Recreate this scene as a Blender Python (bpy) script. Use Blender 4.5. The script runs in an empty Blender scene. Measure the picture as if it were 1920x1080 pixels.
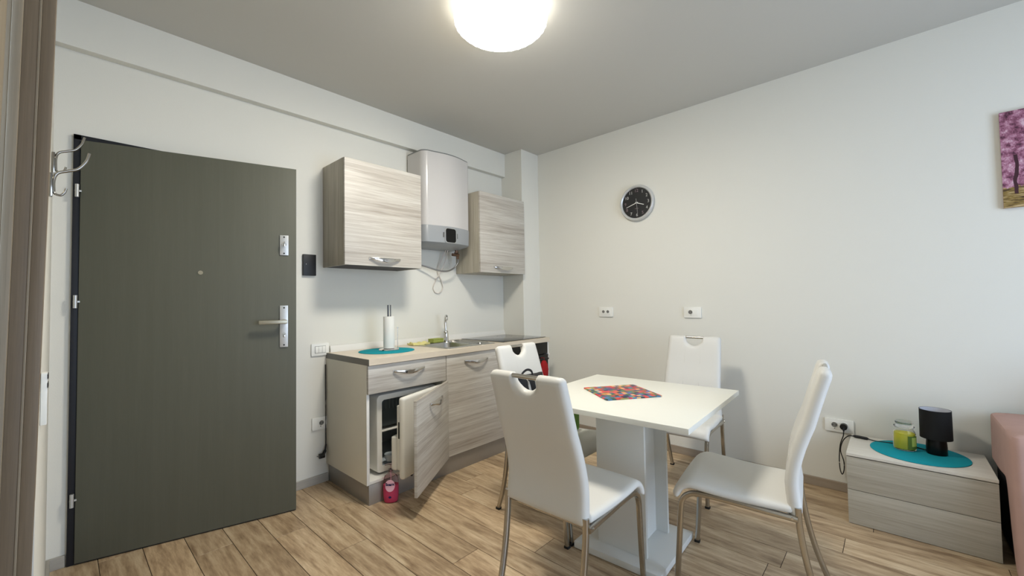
import bpy, bmesh, math, random
from math import sin, cos, pi, radians, sqrt
from mathutils import Vector, Matrix
random.seed(7)
S = bpy.context.scene
COL = S.collection

# ---------------------------------------------------------------- camera
cam_d = bpy.data.cameras.new('camera'); cam = bpy.data.objects.new('camera', cam_d); COL.objects.link(cam)
F_, YAW, PIT, ROL = 777.017, 0.74207, 0.03161, -0.01624
CP = Vector((-3.3139, -2.9224, 1.2179))
fwd = Vector((cos(YAW)*cos(PIT), sin(YAW)*cos(PIT), sin(PIT)))
r0 = Vector((sin(YAW), -cos(YAW), 0)); u0 = r0.cross(fwd)
rr = r0*cos(ROL) + u0*sin(ROL); uu = -r0*sin(ROL) + u0*cos(ROL)
M = Matrix((rr, uu, -fwd)).transposed().to_4x4(); M.translation = CP
cam.matrix_world = M
cam_d.sensor_fit = 'HORIZONTAL'; cam_d.sensor_width = 36.0; cam_d.lens = 36.0*F_/1920.0
cam_d.clip_start = 0.005; cam_d.clip_end = 60
S.camera = cam
# ---------------------------------------------------------------- colour management / light
S.view_settings.view_transform = 'Standard'; S.view_settings.look = 'None'
S.view_settings.gamma = 1.0; S.view_settings.use_curve_mapping = False
S.view_settings.exposure = 1.07
LAMP_STRENGTH = 46.0
SKY_STRENGTH = 3.4
w = bpy.data.worlds.new('sky'); S.world = w; w.use_nodes = True
bg = w.node_tree.nodes['Background']; bg.inputs[0].default_value = (0.62, 0.77, 1.0, 1); bg.inputs[1].default_value = SKY_STRENGTH
WIN = dict(x0=-2.60, x1=-0.70, z0=0.10, z1=2.25, y=-5.0)
pl = bpy.data.lights.new('window_portal', 'AREA'); pl.shape = 'RECTANGLE'; pl.size = WIN['x1']-WIN['x0']; pl.size_y = WIN['z1']-WIN['z0']
pl.cycles.is_portal = True
po = bpy.data.objects.new('window_portal', pl); COL.objects.link(po)
po.location = ((WIN['x0']+WIN['x1'])/2, WIN['y']-0.16, (WIN['z0']+WIN['z1'])/2); po.rotation_euler = (radians(90), 0, 0)

# ---------------------------------------------------------------- materials
def lin(c):
    return tuple(((v/255)/12.92 if v/255 <= 0.04045 else ((v/255+0.055)/1.055)**2.4) for v in c) + (1.0,)
MATS = {}
def mat(name, rgb, rough=0.5, metal=0.0, spec=0.5, trans=0.0, emis=None, coat=0.0, bump=None, vary=None, alpha=None, ior=1.45):
    m = bpy.data.materials.new(name); m.use_nodes = True; nt = m.node_tree; b = nt.nodes['Principled BSDF']
    b.inputs['Base Color'].default_value = lin(rgb); b.inputs['Roughness'].default_value = rough
    b.inputs['Metallic'].default_value = metal; b.inputs['Specular IOR Level'].default_value = spec
    b.inputs['Transmission Weight'].default_value = trans; b.inputs['Coat Weight'].default_value = coat
    b.inputs['IOR'].default_value = ior
    if emis: b.inputs['Emission Color'].default_value = lin(emis[0]); b.inputs['Emission Strength'].default_value = emis[1]
    tc = nt.nodes.new('ShaderNodeTexCoord')
    if vary:                                    # gentle tonal variation: (amount, scale)
        n = nt.nodes.new('ShaderNodeTexNoise'); n.inputs['Scale'].default_value = vary[1]; n.inputs['Detail'].default_value = 4
        nt.links.new(tc.outputs['Object'], n.inputs['Vector'])
        mx = nt.nodes.new('ShaderNodeMix'); mx.data_type = 'RGBA'
        a = [max(0, c*(1-vary[0])) for c in lin(rgb)[:3]]; c2 = [min(1, c*(1+vary[0])) for c in lin(rgb)[:3]]
        mx.inputs[6].default_value = (*a, 1); mx.inputs[7].default_value = (*c2, 1)
        nt.links.new(n.outputs['Fac'], mx.inputs[0]); nt.links.new(mx.outputs[2], b.inputs['Base Color'])
    if bump:                                    # (scale, strength, distance)
        n = nt.nodes.new('ShaderNodeTexNoise'); n.inputs['Scale'].default_value = bump[0]; n.inputs['Detail'].default_value = 3
        nt.links.new(tc.outputs['Object'], n.inputs['Vector'])
        bp = nt.nodes.new('ShaderNodeBump'); bp.inputs['Strength'].default_value = bump[1]; bp.inputs['Distance'].default_value = bump[2]
        nt.links.new(n.outputs['Fac'], bp.inputs['Height']); nt.links.new(bp.outputs['Normal'], b.inputs['Normal'])
    MATS[name] = m
    return m
def wood(name, c_dark, c_mid, c_light, scale=(1, 1, 1), rough=0.5, fine=40.0, contrast=0.5, seed=0.0, knots=False, per_obj=0.0, bumpd=0.0006, mixf=0.48):
    """streaky wood: noise in Object space stretched by 'scale' (small value = along the grain)."""
    m = bpy.data.materials.new(name); m.use_nodes = True; nt = m.node_tree; b = nt.nodes['Principled BSDF']
    b.inputs['Roughness'].default_value = rough; N = nt.nodes; L = nt.links
    tc = N.new('ShaderNodeTexCoord'); mp = N.new('ShaderNodeMapping'); mp.inputs['Scale'].default_value = scale
    mp.inputs['Location'].default_value = (seed, seed*1.7, seed*0.3)
    oi = N.new('ShaderNodeObjectInfo')
    add = N.new('ShaderNodeVectorMath'); add.operation = 'ADD'
    sc = N.new('ShaderNodeVectorMath'); sc.operation = 'SCALE'; sc.inputs['Scale'].default_value = 31.0*(1 if per_obj else 0)
    cmb = N.new('ShaderNodeCombineXYZ')
    for i in range(3): L.new(oi.outputs['Random'], cmb.inputs[i])
    L.new(cmb.outputs[0], sc.inputs[0]); L.new(tc.outputs['Object'], mp.inputs['Vector'])
    L.new(mp.outputs[0], add.inputs[0]); L.new(sc.outputs[0], add.inputs[1])
    n1 = N.new('ShaderNodeTexNoise'); n1.inputs['Scale'].default_value = fine*0.16; n1.inputs['Detail'].default_value = 5; n1.inputs['Roughness'].default_value = 0.62
    n1.inputs['Distortion'].default_value = 1.8 if knots else 0.25
    n2 = N.new('ShaderNodeTexNoise'); n2.inputs['Scale'].default_value = fine; n2.inputs['Detail'].default_value = 6; n2.inputs['Roughness'].default_value = 0.7
    L.new(add.outputs[0], n1.inputs['Vector']); L.new(add.outputs[0], n2.inputs['Vector'])
    mx = N.new('ShaderNodeMix'); mx.data_type = 'FLOAT'; mx.inputs[0].default_value = mixf
    L.new(n1.outputs['Fac'], mx.inputs[2]); L.new(n2.outputs['Fac'], mx.inputs[3])
    cr = N.new('ShaderNodeValToRGB'); e = cr.color_ramp.elements
    lo, hi = 0.5-0.22*(1.2-contrast), 0.5+0.22*(1.2-contrast)
    e[0].position = lo; e[0].color = lin(c_dark); e[1].position = hi; e[1].color = lin(c_light)
    em = cr.color_ramp.elements.new(0.5); em.color = lin(c_mid)
    L.new(mx.outputs[0], cr.inputs[0])
    out = cr.outputs[0]
    if per_obj:
        hs = N.new('ShaderNodeHueSaturation')
        mr = N.new('ShaderNodeMapRange'); mr.inputs[3].default_value = 1-per_obj; mr.inputs[4].default_value = 1+per_obj
        L.new(oi.outputs['Random'], mr.inputs[0]); L.new(mr.outputs[0], hs.inputs['Value']); L.new(out, hs.inputs['Color']); out = hs.outputs[0]
    L.new(out, b.inputs['Base Color'])
    bp = N.new('ShaderNodeBump'); bp.inputs['Strength'].default_value = 0.25; bp.inputs['Distance'].default_value = bumpd
    L.new(mx.outputs[0], bp.inputs['Height']); L.new(bp.outputs['Normal'], b.inputs['Normal'])
    MATS[name] = m
    return m

WALL = mat('wall_paint', (226, 224, 215), 0.9, spec=0.15, bump=(220, 0.25, 0.0012), vary=(0.012, 1.5))
CEIL = mat('ceiling_paint', (202, 200, 193), 0.95, spec=0.1, bump=(200, 0.15, 0.001))
FRONTW = wood('cabinet_front_wood', (154, 144, 133), (187, 181, 171), (210, 207, 199), (0.75, 1, 26), 0.42, 4.2, 0.55)
SIDEW = wood('cabinet_side_wood', (146, 138, 122), (170, 163, 147), (192, 186, 171), (22, 22, 0.7), 0.5, 4.5, 0.5)
UNDER = mat('cabinet_underside_shade', (52, 46, 42), 0.6)  # shade of a recessed underside put into the colour
CARC = mat('carcass_laminate', (224, 219, 204), 0.5, vary=(0.03, 5))
WHITEP = mat('white_laminate', (228, 226, 220), 0.45)
WTOP = wood('worktop_laminate', (206, 192, 170), (216, 203, 183), (224, 213, 195), (0.9, 9, 9), 0.38, 8.0, 0.2)
WEDGE = mat('worktop_end', (128, 126, 120), 0.5, vary=(0.06, 12))
PLINTH = mat('brushed_plinth', (158, 154, 148), 0.38, metal=0.55, vary=(0.05, 30))
CHROME = mat('chrome', (210, 208, 205), 0.12, metal=1.0)
LEGM = mat('chair_chrome', (184, 180, 172), 0.22, metal=1.0)
STEEL = mat('steel', (176, 175, 172), 0.28, metal=1.0, bump=(300, 0.05, 0.0003))
ALU = mat('satin_aluminium', (200, 200, 198), 0.38, metal=0.7)
NICKEL = mat('satin_nickel', (176, 170, 152), 0.34, metal=0.8)
LEATHER = mat('white_leatherette', (216, 214, 208), 0.42, spec=0.45, bump=(350, 0.12, 0.0006))
SEAMM = mat('seam_thread', (190, 187, 180), 0.7)
BLACK = mat('black_plastic', (8, 8, 9), 0.45)
BLACKG = mat('black_glass', (5, 5, 6), 0.12, spec=0.4)
RUBBER = mat('black_rubber', (20, 19, 18), 0.7)
HOB = mat('hob_glass', (40, 40, 40), 0.07, spec=0.9)
DFRAME = mat('door_frame_black', (16, 18, 26), 0.5)
DOORM = wood('door_leaf_grey', (84, 84, 71), (88, 88, 75), (93, 92, 79), (20, 20, 0.7), 0.55, 9.0, 0.2)
DARK = mat('hall_dark', (30, 30, 32), 0.9)  # darkness of the hall put into the wall colour
BASEB = wood('baseboard_wood', (150, 145, 136), (166, 161, 152), (180, 176, 168), (0.8, 0.8, 10), 0.55, 8.0, 0.3)
BASEBR = wood('baseboard_wood_brown', (142, 128, 112), (156, 142, 126), (168, 156, 140), (0.8, 0.8, 10), 0.55, 8.0, 0.3)
TABLE = mat('table_white', (228, 227, 217), 0.3, spec=0.5)
TPED = mat('pedestal_white', (212, 212, 207), 0.4)
FRIDGE = mat('fridge_white', (232, 230, 222), 0.35)
FRIN = mat('fridge_liner', (176, 184, 188), 0.4)
mat('fin_grey', (98, 106, 108), 0.4)
FRDK = mat('freezer_compartment', (66, 74, 76), 0.4)  # dark of the unlit fridge interior put into the colour
HWHITE = mat('heater_enamel', (198, 195, 192), 0.22, coat=0.3)
HGREY = mat('heater_grey', (150, 153, 155), 0.35)
HTOP = mat('heater_cap_grey', (120, 121, 120), 0.5)
COPPER = mat('brass_fitting', (132, 108, 94), 0.3, metal=0.9)
BRAID = mat('braided_hose', (140, 138, 134), 0.35, metal=0.8, bump=(500, 0.6, 0.001))
WCABLE = mat('white_cable', (214, 204, 196), 0.5)
PLAST = mat('switch_plastic', (238, 237, 230), 0.35)
SLOT = mat('recess_shade_grey', (120, 118, 112), 0.5)  # shadow inside the wells painted as grey
DOT = mat('socket_hole', (30, 29, 28), 0.6)
TEAL = mat('teal_felt', (30, 146, 160), 0.9, spec=0.1, bump=(260, 0.5, 0.001), vary=(0.06, 60))
PAPER = mat('paper_towel', (228, 227, 222), 0.9, bump=(180, 0.4, 0.001))
SPONGE = mat('green_sponge', (158, 166, 84), 0.95, bump=(160, 0.8, 0.002), vary=(0.12, 80))
SCOUR = mat('scourer_green', (92, 118, 30), 0.95, bump=(200, 0.8, 0.002))
CLOTH = mat('yellow_cloth', (214, 206, 140), 0.95, bump=(150, 0.6, 0.002), vary=(0.12, 30))
RED = mat('red_mitt', (158, 8, 16), 0.75, bump=(150, 0.4, 0.001))
BAGB = mat('bag_black', (20, 20, 24), 0.55, bump=(60, 0.3, 0.003))
BAGG = mat('bag_green', (104, 150, 52), 0.6, vary=(0.15, 20))
BAGW = mat('bag_white_strap', (206, 206, 204), 0.6)
NSTW = wood('nightstand_wood', (146, 139, 124), (172, 166, 152), (188, 183, 171), (10, 0.8, 26), 0.5, 5.0, 0.35)
NTOP = wood('nightstand_top_wood', (196, 190, 178), (210, 205, 194), (220, 216, 206), (10, 0.9, 10), 0.45, 6.0, 0.3)
PINK = mat('pink_throw', (182, 151, 142), 0.95, spec=0.1, bump=(120, 0.4, 0.002), vary=(0.08, 14))
SOFAM = mat('sofa_dark', (18, 17, 19), 0.9)
SHADEB = mat('lamp_black_fabric', (5, 5, 6), 0.8, bump=(400, 0.3, 0.0006))
SHADEW = mat('lamp_shade_lining', (190, 190, 196), 0.7)
BULB = mat('bulb_glass', (235, 235, 235), 0.2)
CERAM = mat('lamp_base_ceramic', (6, 6, 6), 0.35, spec=0.3)
GLASS = mat('jar_glass', (250, 250, 250), 0.02, trans=1.0, ior=1.3)
WAX = mat('yellow_wax', (226, 220, 62), 0.6)
LABELG = mat('label_green', (88, 112, 40), 0.6)
LABELP = mat('label_pale', (184, 196, 96), 0.6)
SOAPL = mat('pink_soap', (240, 104, 140), 0.15, trans=0.35, ior=1.1)
SOAPB = mat('clear_bottle', (252, 232, 236), 0.04, trans=1.0, ior=1.08)
SOAPW = mat('bottle_label', (238, 190, 210), 0.5)
NAVY = mat('label_navy', (24, 20, 80), 0.5)
CLRIM = mat('clock_rim', (206, 206, 204), 0.3, metal=0.35)
CLFACE = mat('clock_face', (26, 26, 26), 0.5)
CLNUM = mat('clock_numeral', (196, 194, 190), 0.4)
CLNUM2 = mat('clock_numeral_dull', (132, 112, 116), 0.5)
CASE1 = wood('casing_brown', (108, 94, 75), (122, 106, 85), (136, 120, 98), (40, 40, 0.7), 0.55, 10.0, 0.3)
CASE2 = wood('casing_pale', (126, 114, 94), (146, 133, 112), (158, 146, 125), (60, 60, 0.8), 0.55, 8.0, 0.4)
LAMPM = mat('lamp_diffuser', (255, 255, 252), 0.4, emis=((255, 249, 236), LAMP_STRENGTH))
LAMPT = mat('lamp_top_edge', (255, 255, 252), 0.4, emis=((255, 249, 236), 2.4))
HOOKM = mat('hook_nickel', (150, 146, 139), 0.16, metal=1.0)
LAMPR = mat('lamp_rim', (255, 255, 252), 0.4, emis=((255, 249, 236), 18.0))
GROUT = mat('plank_gap', (58, 48, 38), 0.9)
PLANK = wood('oak_laminate', (132, 107, 80), (180, 155, 123), (211, 190, 158), (6.5, 0.85, 6.5), 0.42, 8.0, 0.60, knots=True, per_obj=0.13, mixf=0.42)

# flat prints
def mosaic_mat():
    m = bpy.data.materials.new('mosaic_print'); m.use_nodes = True; nt = m.node_tree; N = nt.nodes; L = nt.links; b = N['Principled BSDF']
    tc = N.new('ShaderNodeTexCoord'); sn = N.new('ShaderNodeVectorMath'); sn.operation = 'SNAP'; sn.inputs[1].default_value = (0.0208, 0.0208, 10)
    ad = N.new('ShaderNodeVectorMath'); ad.operation = 'ADD'; ad.inputs[1].default_value = (5.003, 5.003, 0)
    L.new(tc.outputs['Object'], ad.inputs[0]); L.new(ad.outputs[0], sn.inputs[0])
    wn = N.new('ShaderNodeTexWhiteNoise'); wn.noise_dimensions = '2D'; L.new(sn.outputs[0], wn.inputs['Vector'])
    cr = N.new('ShaderNodeValToRGB'); cr.color_ramp.interpolation = 'CONSTANT'
    cols = [(188, 44, 44), (30, 60, 110), (200, 120, 60), (24, 34, 60), (100, 120, 70), (212, 70, 60), (60, 110, 120), (224, 178, 120), (120, 60, 110), (150, 90, 60), (40, 80, 70), (206, 64, 84), (60, 120, 170), (150, 150, 80)]
    e = cr.color_ramp.elements; e[0].color = lin(cols[0]); e[1].position = 1/len(cols); e[1].color = lin(cols[1])
    for i in range(2, len(cols)): k = e.new(i/len(cols)); k.color = lin(cols[i])
    L.new(wn.outputs['Value'], cr.inputs[0]); L.new(cr.outputs[0], b.inputs['Base Color']); b.inputs['Roughness'].default_value = 0.45
    return m
MOSAIC = mosaic_mat()
def blossom_mat():
    """printed canvas: pink blossom avenue, trunks, ochre ground (coordinates: Y along the picture, Z up)."""
    m = bpy.data.materials.new('blossom_print'); m.use_nodes = True; nt = m.node_tree; N = nt.nodes; L = nt.links; b = N['Principled BSDF']
    tc = N.new('ShaderNodeTexCoord'); sep = N.new('ShaderNodeSeparateXYZ'); L.new(tc.outputs['Object'], sep.inputs[0])
    n = N.new('ShaderNodeTexNoise'); n.inputs['Scale'].default_value = 34; n.inputs['Detail'].default_value = 6; n.inputs['Roughness'].default_value = 0.75
    L.new(tc.outputs['Object'], n.inputs['Vector'])
    pr = N.new('ShaderNodeValToRGB'); e = pr.color_ramp.elements
    e[0].position = 0.36; e[0].color = lin((66, 28, 48)); e[1].position = 0.66; e[1].color = lin((220, 190, 204))
    k = e.new(0.46); k.color = lin((136, 78, 104)); k = e.new(0.56); k.color = lin((182, 128, 152))
    L.new(n.outputs['Fac'], pr.inputs[0])
    gn = N.new('ShaderNodeMapping'); gn.inputs['Scale'].default_value = (1, 12, 60); L.new(tc.outputs['Object'], gn.inputs['Vector'])
    g1 = N.new('ShaderNodeTexNoise'); g1.inputs['Scale'].default_value = 1.6; g1.inputs['Detail'].default_value = 4; L.new(gn.outputs[0], g1.inputs['Vector'])
    gr = N.new('ShaderNodeValToRGB'); e = gr.color_ramp.elements
    e[0].position = 0.36; e[0].color = lin((60, 40, 26)); e[1].position = 0.66; e[1].color = lin((196, 172, 130)); k = e.new(0.5); k.color = lin((136, 112, 54))
    L.new(g1.outputs['Fac'], gr.inputs[0])
    nz = N.new('ShaderNodeMath'); nz.operation = 'MULTIPLY_ADD'; nz.inputs[1].default_value = 0.06; L.new(n.outputs['Fac'], nz.inputs[0]); L.new(sep.outputs['Z'], nz.inputs[2])
    lt = N.new('ShaderNodeMath'); lt.operation = 'LESS_THAN'; lt.inputs[1].default_value = 0.135; L.new(nz.outputs[0], lt.inputs[0])
    mx = N.new('ShaderNodeMix'); mx.data_type = 'RGBA'; L.new(lt.outputs[0], mx.inputs[0]); L.new(pr.outputs[0], mx.inputs[6]); L.new(gr.outputs[0], mx.inputs[7])
    # trunks: dark wavering vertical bands below mid height
    wv = N.new('ShaderNodeTexNoise'); wv.inputs['Scale'].default_value = 7; L.new(tc.outputs['Object'], wv.inputs['Vector'])
    ya = N.new('ShaderNodeMath'); ya.operation = 'MULTIPLY_ADD'; ya.inputs[1].default_value = 0.06; L.new(wv.outputs['Fac'], ya.inputs[0]); yo = N.new('ShaderNodeMath'); yo.operation = 'SUBTRACT'; yo.inputs[1].default_value = 0.04; L.new(sep.outputs['Y'], yo.inputs[0]); L.new(yo.outputs[0], ya.inputs[2])
    md = N.new('ShaderNodeMath'); md.operation = 'PINGPONG'; md.inputs[1].default_value = 0.075; L.new(ya.outputs[0], md.inputs[0])
    l2 = N.new('ShaderNodeMath'); l2.operation = 'LESS_THAN'; l2.inputs[1].default_value = 0.007; L.new(md.outputs[0], l2.inputs[0])
    zl = N.new('ShaderNodeMath'); zl.operation = 'LESS_THAN'; zl.inputs[1].default_value = 0.27; L.new(sep.outputs['Z'], zl.inputs[0])
    zg = N.new('ShaderNodeMath'); zg.operation = 'GREATER_THAN'; zg.inputs[1].default_value = 0.07; L.new(sep.outputs['Z'], zg.inputs[0])
    m1 = N.new('ShaderNodeMath'); m1.operation = 'MULTIPLY'; L.new(l2.outputs[0], m1.inputs[0]); L.new(zl.outputs[0], m1.inputs[1])
    m2 = N.new('ShaderNodeMath'); m2.operation = 'MULTIPLY'; L.new(m1.outputs[0], m2.inputs[0]); L.new(zg.outputs[0], m2.inputs[1])
    mx2 = N.new('ShaderNodeMix'); mx2.data_type = 'RGBA'; L.new(m2.outputs[0], mx2.inputs[0]); L.new(mx.outputs[2], mx2.inputs[6]); mx2.inputs[7].default_value = lin((60, 24, 36))
    L.new(mx2.outputs[2], b.inputs['Base Color']); b.inputs['Roughness'].default_value = 0.7
    return m
BLOSSOM = blossom_mat()

# ---------------------------------------------------------------- mesh helpers
def new(): return bmesh.new()
def box(bm, x0, x1, y0, y1, z0, z1, bev=0.0, seg=2):
    x0, x1 = min(x0, x1), max(x0, x1); y0, y1 = min(y0, y1), max(y0, y1); z0, z1 = min(z0, z1), max(z0, z1)
    vs = [bm.verts.new((x, y, z)) for x in (x0, x1) for y in (y0, y1) for z in (z0, z1)]
    F = [(0, 1, 3, 2), (4, 6, 7, 5), (0, 4, 5, 1), (2, 3, 7, 6), (0, 2, 6, 4), (1, 5, 7, 3)]
    fs = [bm.faces.new([vs[i] for i in f]) for f in F]
    if bev > 0:
        es = list({e for f in fs for e in f.edges})
        bmesh.ops.bevel(bm, geom=es, offset=bev, segments=seg, profile=0.6, affect='EDGES')
    return bm
def B(x0, x1, y0, y1, z0, z1, bev=0.0, seg=2): return box(new(), x0, x1, y0, y1, z0, z1, bev, seg)
def lathe(prof, n=40, bm=None, c=(0, 0, 0), wob=None):
    bm = bm or new(); rings = []
    for r, z in prof:
        rr_ = [bm.verts.new((c[0]+(r*(wob(a) if wob else 1))*cos(a), c[1]+(r*(wob(a) if wob else 1))*sin(a), c[2]+z)) for a in [2*pi*i/n for i in range(n)]]
        rings.append(rr_)
    for a, b in zip(rings, rings[1:]):
        for i in range(n): bm.faces.new((a[i], a[(i+1) % n], b[(i+1) % n], b[i]))
    bm.faces.new(rings[0][::-1]); bm.faces.new(rings[-1])
    return bm
def sweep(pts, w_, h_=None, n=10, bm=None, up=(0, 0, 1), sq=0.0, cap=True):
    """tube along pts; section w_ x h_, sq>0 = squarer section. w_ / h_ may be lists."""
    bm = bm or new(); pts = [Vector(p) for p in pts]; k = len(pts); rings = []
    U = Vector(up); prevs = None
    for i, p in enumerate(pts):
        t = (pts[min(i+1, k-1)]-pts[max(i-1, 0)]).normalized()
        s = t.cross(U)
        if s.length < 1e-4: s = prevs if prevs is not None else t.cross(Vector((1, 0, 0)))
        s = (s - t*s.dot(t)).normalized(); prevs = s
        u = s.cross(t).normalized()
        ww = w_[i] if isinstance(w_, (list, tuple)) else w_
        hh = (h_[i] if isinstance(h_, (list, tuple)) else h_) if h_ is not None else ww
        ring = []
        for j in range(n):
            a = 2*pi*(j+0.5)/n; ca, sa = cos(a), sin(a)
            if sq > 0:
                e = 1-sq*0.75; ca = math.copysign(abs(ca)**e, ca); sa = math.copysign(abs(sa)**e, sa)
            ring.append(bm.verts.new(p + s*(ca*ww/2) + u*(sa*hh/2)))
        rings.append(ring)
    for a, b in zip(rings, rings[1:]):
        for j in range(n): bm.faces.new((a[j], a[(j+1) % n], b[(j+1) % n], b[j]))
    if cap: bm.faces.new(rings[0][::-1]); bm.faces.new(rings[-1])
    return bm
def cyl(p0, p1, r, n=20, bm=None): return sweep([p0, p1], 2*r, 2*r, n, bm, up=(0.123, 0.456, 0.88))
def curve(pts, n=8):
    """Catmull-Rom through pts"""
    P = [Vector(p) for p in pts]; P = [P[0]*2-P[1]] + P + [P[-1]*2-P[-2]]; out = []
    for i in range(1, len(P)-2):
        for k in range(n):
            t = k/n; a, b, c, d = P[i-1], P[i], P[i+1], P[i+2]
            out.append(0.5*((2*b)+(c-a)*t+(2*a-5*b+4*c-d)*t*t+(3*b-a-3*c+d)*t**3))
    out.append(P[-2]); return out
def rrect(hw, hh, r, n=5):
    o = []
    for cx_, cy_, a0 in ((hw-r, hh-r, 0), (-hw+r, hh-r, pi/2), (-hw+r, -hh+r, pi), (hw-r, -hh+r, 1.5*pi)):
        for i in range(n+1): a = a0+i*pi/2/n; o.append((cx_+r*cos(a), cy_+r*sin(a)))
    return o
def prism(outline, f0, f1, bm=None, bev=0.0):
    """outline list of 2D points, f0/f1 map 2D -> 3D for both ends"""
    bm = bm or new()
    a = [bm.verts.new(f0(*p)) for p in outline]; b = [bm.verts.new(f1(*p)) for p in outline]; n = len(a)
    fa = bm.faces.new(a[::-1]); fb = bm.faces.new(b)
    for i in range(n): bm.faces.new((a[i], a[(i+1) % n], b[(i+1) % n], b[i]))
    if bev > 0:
        bmesh.ops.bevel(bm, geom=list(fa.edges)+list(fb.edges), offset=bev, segments=2, affect='EDGES', profile=0.6)
    return bm
def disc(c, axis, r, t, n=32, bm=None):
    c = Vector(c); a = Vector(axis).normalized(); return cyl(c, c+a*t, r, n, bm)

def finish(name, bm, m, smooth=None, mtx=None, origin=None):
    bmesh.ops.recalc_face_normals(bm, faces=bm.faces[:])
    if mtx is not None: bm.transform(mtx)
    if origin is not None: bm.transform(Matrix.Translation(-Vector(origin)))
    me = bpy.data.meshes.new(name); bm.to_mesh(me); bm.free()
    if m: me.materials.append(m)
    if smooth is not None:
        for p in me.polygons: p.use_smooth = True
        if smooth < 179: me.set_sharp_from_angle(angle=radians(smooth))
    return me
def link(name, me, parent=None, loc=(0, 0, 0), rot=(0, 0, 0)):
    o = bpy.data.objects.new(name, me); COL.objects.link(o); o.parent = parent; o.location = loc; o.rotation_euler = rot
    return o
def part(name, bm, m, parent, smooth=35, world=True, label=None, loc=None, kind=None):
    """a part; geometry given in world coordinates is moved into the root's unrotated frame when world=True"""
    org = Vector((0, 0, 0))
    if world:
        p = parent
        while p is not None: org = org + Vector(p.location); p = p.parent
    me = finish(name, bm, m, smooth, origin=org)
    o = link(name, me, parent)
    if label: o['label'] = label
    if kind: o['kind'] = kind
    return o
def tag(o, label=None, cat=None, group=None, kind=None):
    if label: o['label'] = label
    if cat: o['category'] = cat
    if group: o['group'] = group
    if kind: o['kind'] = kind
    return o
def thing(name, label, cat, loc=(0, 0, 0), rotz=0.0, group=None):
    o = bpy.data.objects.new(name, None); COL.objects.link(o); o.location = loc; o.rotation_euler = (0, 0, rotz); o.empty_display_size = 0.1
    return tag(o, label, cat, group)
def solo(name, bm, m, label, cat, loc=(0, 0, 0), smooth=35, group=None):
    me = finish(name, bm, m, smooth, origin=loc); o = link(name, me, None, loc); return tag(o, label, cat, group)
def struct(name, bm, m, label=None, smooth=None, loc=(0, 0, 0)):
    me = finish(name, bm, m, smooth, origin=loc); o = link(name, me, None, loc); o['kind'] = 'structure'
    if label: o['label'] = label
    return o
def text_bm(s, size, font_scale=1.0, extrude=0.0004, offs=0.0):
    cu = bpy.data.curves.new('t', 'FONT'); cu.body = s; cu.size = size; cu.extrude = extrude; cu.offset = offs; cu.align_x = 'CENTER'; cu.align_y = 'CENTER'; cu.resolution_u = 3
    o = bpy.data.objects.new('t', cu); COL.objects.link(o)
    dg = bpy.context.evaluated_depsgraph_get(); me = bpy.data.meshes.new_from_object(o.evaluated_get(dg))
    bm = new(); bm.from_mesh(me); bpy.data.objects.remove(o); bpy.data.curves.remove(cu); bpy.data.meshes.remove(me)
    return bm

# ================================================================ THE SETTING
H = 2.7155; XL = -3.345; YF = -5.0
# floor : slab + planks
fl = struct('floor', B(XL-0.75, 0.02, YF-0.15, 0.7, -0.06, -0.0025), GROUT, 'oak-look laminate plank floor')
PW = 0.1590; X0 = -3.017; PL = 1.21
joint = {1: -0.390, 4: -0.874, 5: -0.4225, 6: -1.374, 7: -1.99, 8: -1.604, 9: -0.872, 11: -2.463, 14: -2.708, 2: -1.05, 3: -1.72, 10: -1.95, 12: -1.30, 13: -1.75, 15: -2.05, 16: -1.6, 17: -1.0, 18: -2.2, 0: -0.8, -1: -1.3, -2: -0.5, -3: -1.1}
meshcache = {}
for k in range(-3, 20):
    x0 = X0 + PW*k; x1 = x0+PW
    x0c = max(x0, XL-0.02 if k > -3 else XL-0.02); x1c = min(x1, 0.0)
    if x1c-x0c < 0.01: continue
    j = joint.get(k, -1.0); ys = [j+PL*i for i in range(-5, 4)]
    ys = [y for y in ys if YF < y < 0.0]; ys = [YF]+ys+[0.0]
    for a, b in zip(ys, ys[1:]):
        if b-a < 0.02: continue
        g = 0.0013
        key = (round(x1c-x0c, 4), round(b-a, 4))
        if key not in meshcache:
            meshcache[key] = finish('plank', B(0, key[0]-2*g, 0, key[1]-2*g, -0.0022, 0.0, 0.0007, 1), PLANK)
        o = link('plank', meshcache[key], fl, (x0c+g, a+g, 0))
# ceiling
struct('ceiling', B(XL-0.75, 0.12, YF-0.15, 0.7, H, H+0.06), CEIL, 'grey-white painted ceiling')
# wall_back (kitchen wall) with entrance opening
DX0, DX1, DZ = -3.262, -2.330, 2.048
bm = new()
box(bm, XL-0.14, DX0-0.004, 0.0, 0.16, 0, H); box(bm, DX1+0.004, 0.12, 0.0, 0.16, 0, H); box(bm, DX0-0.004, DX1+0.004, 0.0, 0.16, DZ+0.004, H)
struct('wall_back', bm, WALL, 'white kitchen wall')
struct('wall_right', B(0.0, 0.12, YF-0.15, 0.0, 0, H), WALL, 'white wall with the clock')
bm = new()
LO0, LO1 = -2.62, -1.57            # doorway the camera stands beside
box(bm, XL-0.14, XL, LO1, 0.0, 0, H); box(bm, XL-0.14, XL, YF, LO0, 0, H); box(bm, XL-0.14, XL, LO0, LO1, 2.06, H)
struct('wall_left', bm, WALL, 'white side wall with the coat hooks')
bm = new(); W = WIN
box(bm, XL-0.14, W['x0'], YF-0.15, YF, 0, H); box(bm, W['x1'], 0.12, YF-0.15, YF, 0, H)
box(bm, W['x0'], W['x1'], YF-0.15, YF, 0, W['z0']); box(bm, W['x0'], W['x1'], YF-0.15, YF, W['z1'], H)
struct('wall_front', bm, WALL, 'white wall with the window behind the viewer')
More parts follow.
